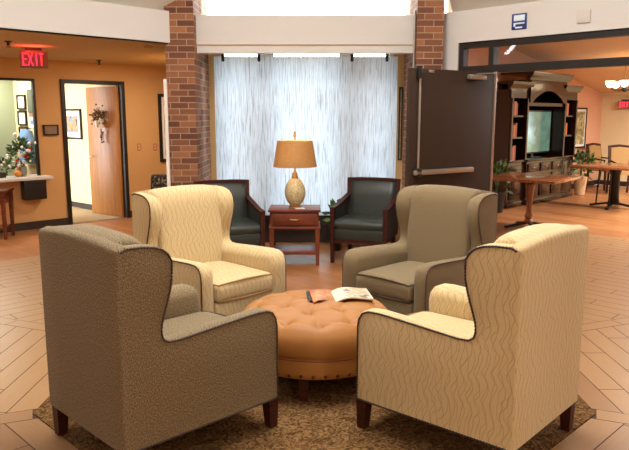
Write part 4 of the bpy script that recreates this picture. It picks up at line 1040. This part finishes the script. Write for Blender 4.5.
# television
tv = thing('television', 'flat television with a painted glowing reflection of the outdoors, inside the media cabinet', 'television', cabm @ Vector(((c0 + c1) / 2, .24, .84)), PI / 4)
tw, th_ = min(1.42, c1 - c0 - .06), .82
MB().b2((-tw / 2, -.02, .07), (tw / 2, .03, .07 + th_), bev=.008).build('housing', M['black'], tv)
sc_ = MB().b2((-tw / 2 + .03, -.024, .10), (tw / 2 - .03, -.018, .04 + th_)).build('screen', M['tv'], tv)  # screen glows with the painted outdoor reflection
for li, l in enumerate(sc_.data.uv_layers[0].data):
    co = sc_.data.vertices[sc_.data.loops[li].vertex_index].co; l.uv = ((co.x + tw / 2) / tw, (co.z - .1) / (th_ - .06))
MB().b2((-.2, -.1, 0), (.2, .1, .015), bev=.004).b2((-.04, -.01, .01), (.04, .02, .09)).build('stand', M['black'], tv)
# books on the tower shelves
spots = []
for (x0, zz, n_, nm) in ((.13, .84, 3, 'left'), (.13, 1.25, 3, 'left'), (.13, 1.63, 3, 'left'), (L_ - .45, 1.25, 2, 'right'), (L_ - .45, 1.63, 2, 'right')):
    x = x0
    lev = {.84: 'lowest', 1.25: 'middle', 1.63: 'top'}[zz]
    for k in range(n_):
        th2 = R.uniform(.04, .06); hgt = R.uniform(.20, .27)
        mt = M['book_o'] if (k + int(zz * 10)) % 2 else M['book_b']
        kind = 'orange' if mt is M['book_o'] else 'brown'
        o = thing('book', '%s book, %s from the left on the %s shelf of the %s cabinet tower' % (kind, ('first', 'second', 'third')[k], lev, nm), 'book', cabm @ Vector((x + th2 / 2, .012, zz)), PI / 4, 'books on the %s shelf of the %s tower' % (lev, nm))
        MB().b2((-th2 / 2, 0, 0), (-th2 / 2 + .004, .17, hgt)).b2((th2 / 2 - .004, 0, 0), (th2 / 2, .17, hgt)).b2((-th2 / 2, -.004, 0), (th2 / 2, .003, hgt)).build('cover', mt, o)
        MB().b2((-th2 / 2 + .004, .004, .004), (th2 / 2 - .004, .165, hgt - .006)).build('pages', M['paper'], o)
        x += th2 + .006
# picture beyond cabinet
pa = on_cab_wall(577.5, 128); framed('dining_picture', 'dark framed olive print on the peach wall beyond the cabinet', 'picture', pa + cn * .003, PI / 4, (on_cab_wall(570, 128) - on_cab_wall(585.5, 128)).length, on_cab_wall(577, 107.5).z - on_cab_wall(577, 148).z, M['art2'], mat=.05, fw=.035)

# tables
def plant(name, label, loc, potmat, ph, pr_, lr, n, seed, lsz=.12):
    t = thing(name, label, 'plant', loc); r = random.Random(seed)
    MB().lathe([(pr_ * .7, 0), (pr_, ph), (pr_ * .92, ph), (pr_ * .85, ph - .03), (.0, ph - .03)], n=20).build('pot', potmat, t)
    MB().leaves((0, 0, ph + lr[2] * .7), lr, n, lsz, r, up=.8).build('leaves', M['leaf'], t)
    m = MB()
    for k in range(6): a = k * PI / 3; m.tube([(0, 0, ph - .04), (.03 * math.cos(a), .03 * math.sin(a), ph + lr[2] * .6), (lr[0] * .5 * math.cos(a), lr[1] * .5 * math.sin(a), ph + lr[2])], [.008, .006, .004], 5)
    m.build('stems', M['leaf'], t)
p = ground(528, 227.5)
t = thing('pedestal_table', 'square brown wood table on turned pedestal before the media cabinet', 'table', (p.x, p.y, 0), math.radians(50), 'dining room tables')
h2 = .56
MB().b2((-h2, -h2, .715), (h2, h2, .755), bev=.008).build('tabletop', M['ptable'], t)
MB().lathe([(.06, .06), (.065, .10), (.045, .13), (.06, .17), (.05, .20), (.038, .24), (.045, .40), (.055, .56), (.075, .64), (.06, .66), (.10, .70), (.10, .716)], n=22).build('pedestal', M['ptable'], t)
for k in range(4):
    a = k * PI / 2 - math.radians(50) + .15
    MB().sweep_rect([(.02 * math.cos(a), .02 * math.sin(a), .075), (.18 * math.cos(a), .18 * math.sin(a), .05), (.36 * math.cos(a), .36 * math.sin(a), .018)], .05, .03).build('foot', M['iron'], t)
p = ground(613, 207.5)
t = thing('dining_table', 'brown topped table on black iron base at the right edge', 'table', (p.x, p.y, 0), math.radians(45), 'dining room tables')
h3 = .60
MB().b2((-h3, -h3, .715), (h3, h3, .755), bev=.008).build('tabletop', M['ptable'], t)
MB().lathe([(.13, .06), (.10, .10), (.075, .20), (.075, .56), (.10, .66), (.15, .70), (.15, .716)], n=20).build('column', M['iron'], t)
for k in range(4):
    a = k * PI / 2 + .1
    MB().sweep_rect([(.03 * math.cos(a), .03 * math.sin(a), .09), (.2 * math.cos(a), .2 * math.sin(a), .06), (.40 * math.cos(a), .40 * math.sin(a), .02)], .055, .035).tube([(.30 * math.cos(a), .30 * math.sin(a), .04), (.27 * math.cos(a), .27 * math.sin(a), .72)], .013, 6).build('foot', M['iron'], t)
# dining chairs
def dining_chair(loc, rz, label):
    t = thing('dining_chair', label, 'chair', loc, rz, 'dining room chairs')
    for x in (-.21, .21):
        MB().taper((x, .21, 0), (x, .21, .43), .03, .04).build('leg', M['legwood'], t)
        MB().sweep_rect([(x, -.27, 0), (x, -.22, .43), (x, -.25, .7), (x, -.30, .98)], .035, .04).build('leg', M['legwood'], t)
        MB().sweep_rect([(x * 1.08, .17, .43), (x * 1.08, .18, .66), (x * 1.06, -.02, .68), (x * 1.04, -.24, .69)], .035, .03).build('armrest', M['legwood'], t)
    MB().sweep_rect([(-.23, -.30, .975), (0, -.31, 1.0), (.23, -.30, .975)], .035, .05).build('top_rail', M['legwood'], t)
    MB().slab([(-.22, .42), (-.22, .49), (.2, .50), (.25, .48), (.25, .42)], [(-.24, .02), (-.22, 0), (.22, 0), (.24, .02)]).build('seat', M['gold'], t)
    MB().slab([(-.235, .60), (-.285, .95), (-.265, .96), (-.235, .92), (-.195, .60)], [(-.195, .02), (-.18, 0), (.18, 0), (.195, .02)]).build('backrest', M['gold'], t)
    return t
p = ground(574, 186); 
q = ground(584, 186)
dining_chair((q.x + .12, q.y - .70, 0), math.radians(-150), 'gold tan dining chair beside the potted plant at the peach wall')
q = ground(630, 196); dining_chair((q.x - .02, q.y + .35, 0), math.radians(175), 'gold tan dining chair behind the iron base table at right edge')
q = ground(578.5, 194.5); plant('potted_plant', 'leafy plant in tan pot at the end of the media cabinet', (q.x + .02, q.y, 0), M['tanpot'], .40, .14, (.26, .26, .28), 140, 21)
q = ground(495.5, 212); plant('floor_plant', 'green plant in dark pot between push door and media cabinet', (q.x, q.y, 0), M['black'], .36, .16, (.24, .24, .26), 140, 22)
q = deep(333, 200, 7.92); plant('grassy_plant', 'small green plant behind the right green armchair, by the hanging panel', (q.x + .03, q.y, 0), M['black'], .36, .09, (.06, .05, .13), 34, 23, .10)
# chandelier
q = deep(625, 80, 12.5); a = q.x + q.y
zc = zr + (zf - zr) * (a - ridge) / (FW + .05 - ridge)
t = thing('chandelier', 'lit glass bowl chandelier hanging in the dining room', 'chandelier', (q.x, q.y, 0))
zb5 = deep(625, 92, 12.5).z
MB().tube([(0, 0, zc - .02), (0, 0, zb5 + .22)], .01, 8).build('stem', M['brass'], t)
MB().lathe([(.06, zc - .03), (.06, zc)], n=16).build('canopy', M['brass'], t)
MB().lathe([(.012, zb5), (.05, zb5 + .02), (.05, zb5 + .10), (.02, zb5 + .14), (.02, zb5 + .24)], n=14).build('hub', M['iron'], t)
for k in range(5):
    a = k * 2 * PI / 5 + .5; ca, sa = math.cos(a), math.sin(a)
    ar = MB().tube([(.03 * ca, .03 * sa, zb5 + .06), (.16 * ca, .16 * sa, zb5 + .02), (.26 * ca, .26 * sa, zb5 + .08)], .008, 6).build('arm', M['iron'], t)
    MB().lathe([(.02, 0), (.05, .02), (.075, .07), (.085, .12), (.078, .12), (.065, .07), (.02, .01)], (.26 * ca, .26 * sa, zb5 + .08), 14).build('glass_shade', M['bulb'], ar)
q = hit(626, 104.5, (1, 1, 0), FW - .2)
exit_sign((q.x, q.y, on_fascia(0, 0).z * 0 + hit(626, 100.8, (1, 1, 0), FW - .2).z), -PI / 4, 'red EXIT sign under the cream ledge in the dining room', .34, .17, .03)

# ------------------------------------------------------------------ light
def area(name, loc, size, power, col, rot=(0, 0, 0), shape='DISK', size_y=None, spread=None):
    l = bpy.data.lights.new(name, 'AREA'); l.shape = shape; l.size = size; l.energy = power; l.color = col
    if size_y: l.size_y = size_y
    if spread: l.spread = spread
    o = bpy.data.objects.new(name, l); COL.objects.link(o); o.location = loc; o.rotation_euler = rot; return o
WARM = (1.0, .92, .80); SOFT = (1.0, .99, .97); DAY = (.82, .91, 1.0)
area('skylight', (C.x, C.y, 4.5), 2.2, 235, SOFT)
for x, y, e in ((-2.6, -.6, 25), (2.6, -.6, 75), (0, -1.2, 30)): area('hall_downlight', (x, y, ZB - .01), .5, e, WARM)
for x, y, e in ((-5.2, 7.0, 50), (-2.1, 9.4, 42), (-4.6, 4.6, 40)): area('wall_downlight', (x, y, ZB - .01), .3, e, WARM)
q = loc45(dl, 1.5); area('office_light', (q[0], q[1], 2.38), .6, 13, SOFT)
q = loc45(wr - .6, .7); area('reception_light', (q[0], q[1], 2.38), .6, 48, SOFT)
area('dining_daylight', dp(12.0, -3.2) + (1.4,), 2.0, 600, DAY, Euler((PI / 2, 0, PI / 4 + PI / 2 - PI / 4 * 0)).copy() if False else (PI / 2, 0, math.radians(45)), 'RECTANGLE', 1.6)
area('dining_light', dp(15.0, 3.5) + (2.7,), .6, 250, SOFT)
area('dining_light', dp(19.5, 4.5) + (2.35,), .5, 230, SOFT)
l = bpy.data.lights.new('lamp_bulb', 'POINT'); l.energy = 9; l.color = WARM; l.shadow_soft_size = .04
o = bpy.data.objects.new('lamp_bulb', l); COL.objects.link(o); o.location = (LX, TY, 1.22)
l = bpy.data.lights.new('exit_glow', 'AREA'); l.energy = 1.6; l.color = (1, .08, .06); l.shape = 'RECTANGLE'; l.size = .24; l.size_y = .16
o = bpy.data.objects.new('exit_glow', l); COL.objects.link(o); o.location = (ep.x + .06, ep.y - .16, ZB - .07); o.rotation_euler = (PI, 0, 0)

w = bpy.data.worlds.new('sky'); scn.world = w; w.use_nodes = True
bg = w.node_tree.nodes['Background']; bg.inputs[0].default_value = (.85, .93, 1.0, 1); bg.inputs[1].default_value = 17.0
scn.view_settings.view_transform = 'Standard'; scn.view_settings.look = 'None'; scn.view_settings.gamma = 1.0; scn.view_settings.use_curve_mapping = False
scn.view_settings.exposure = 0.0
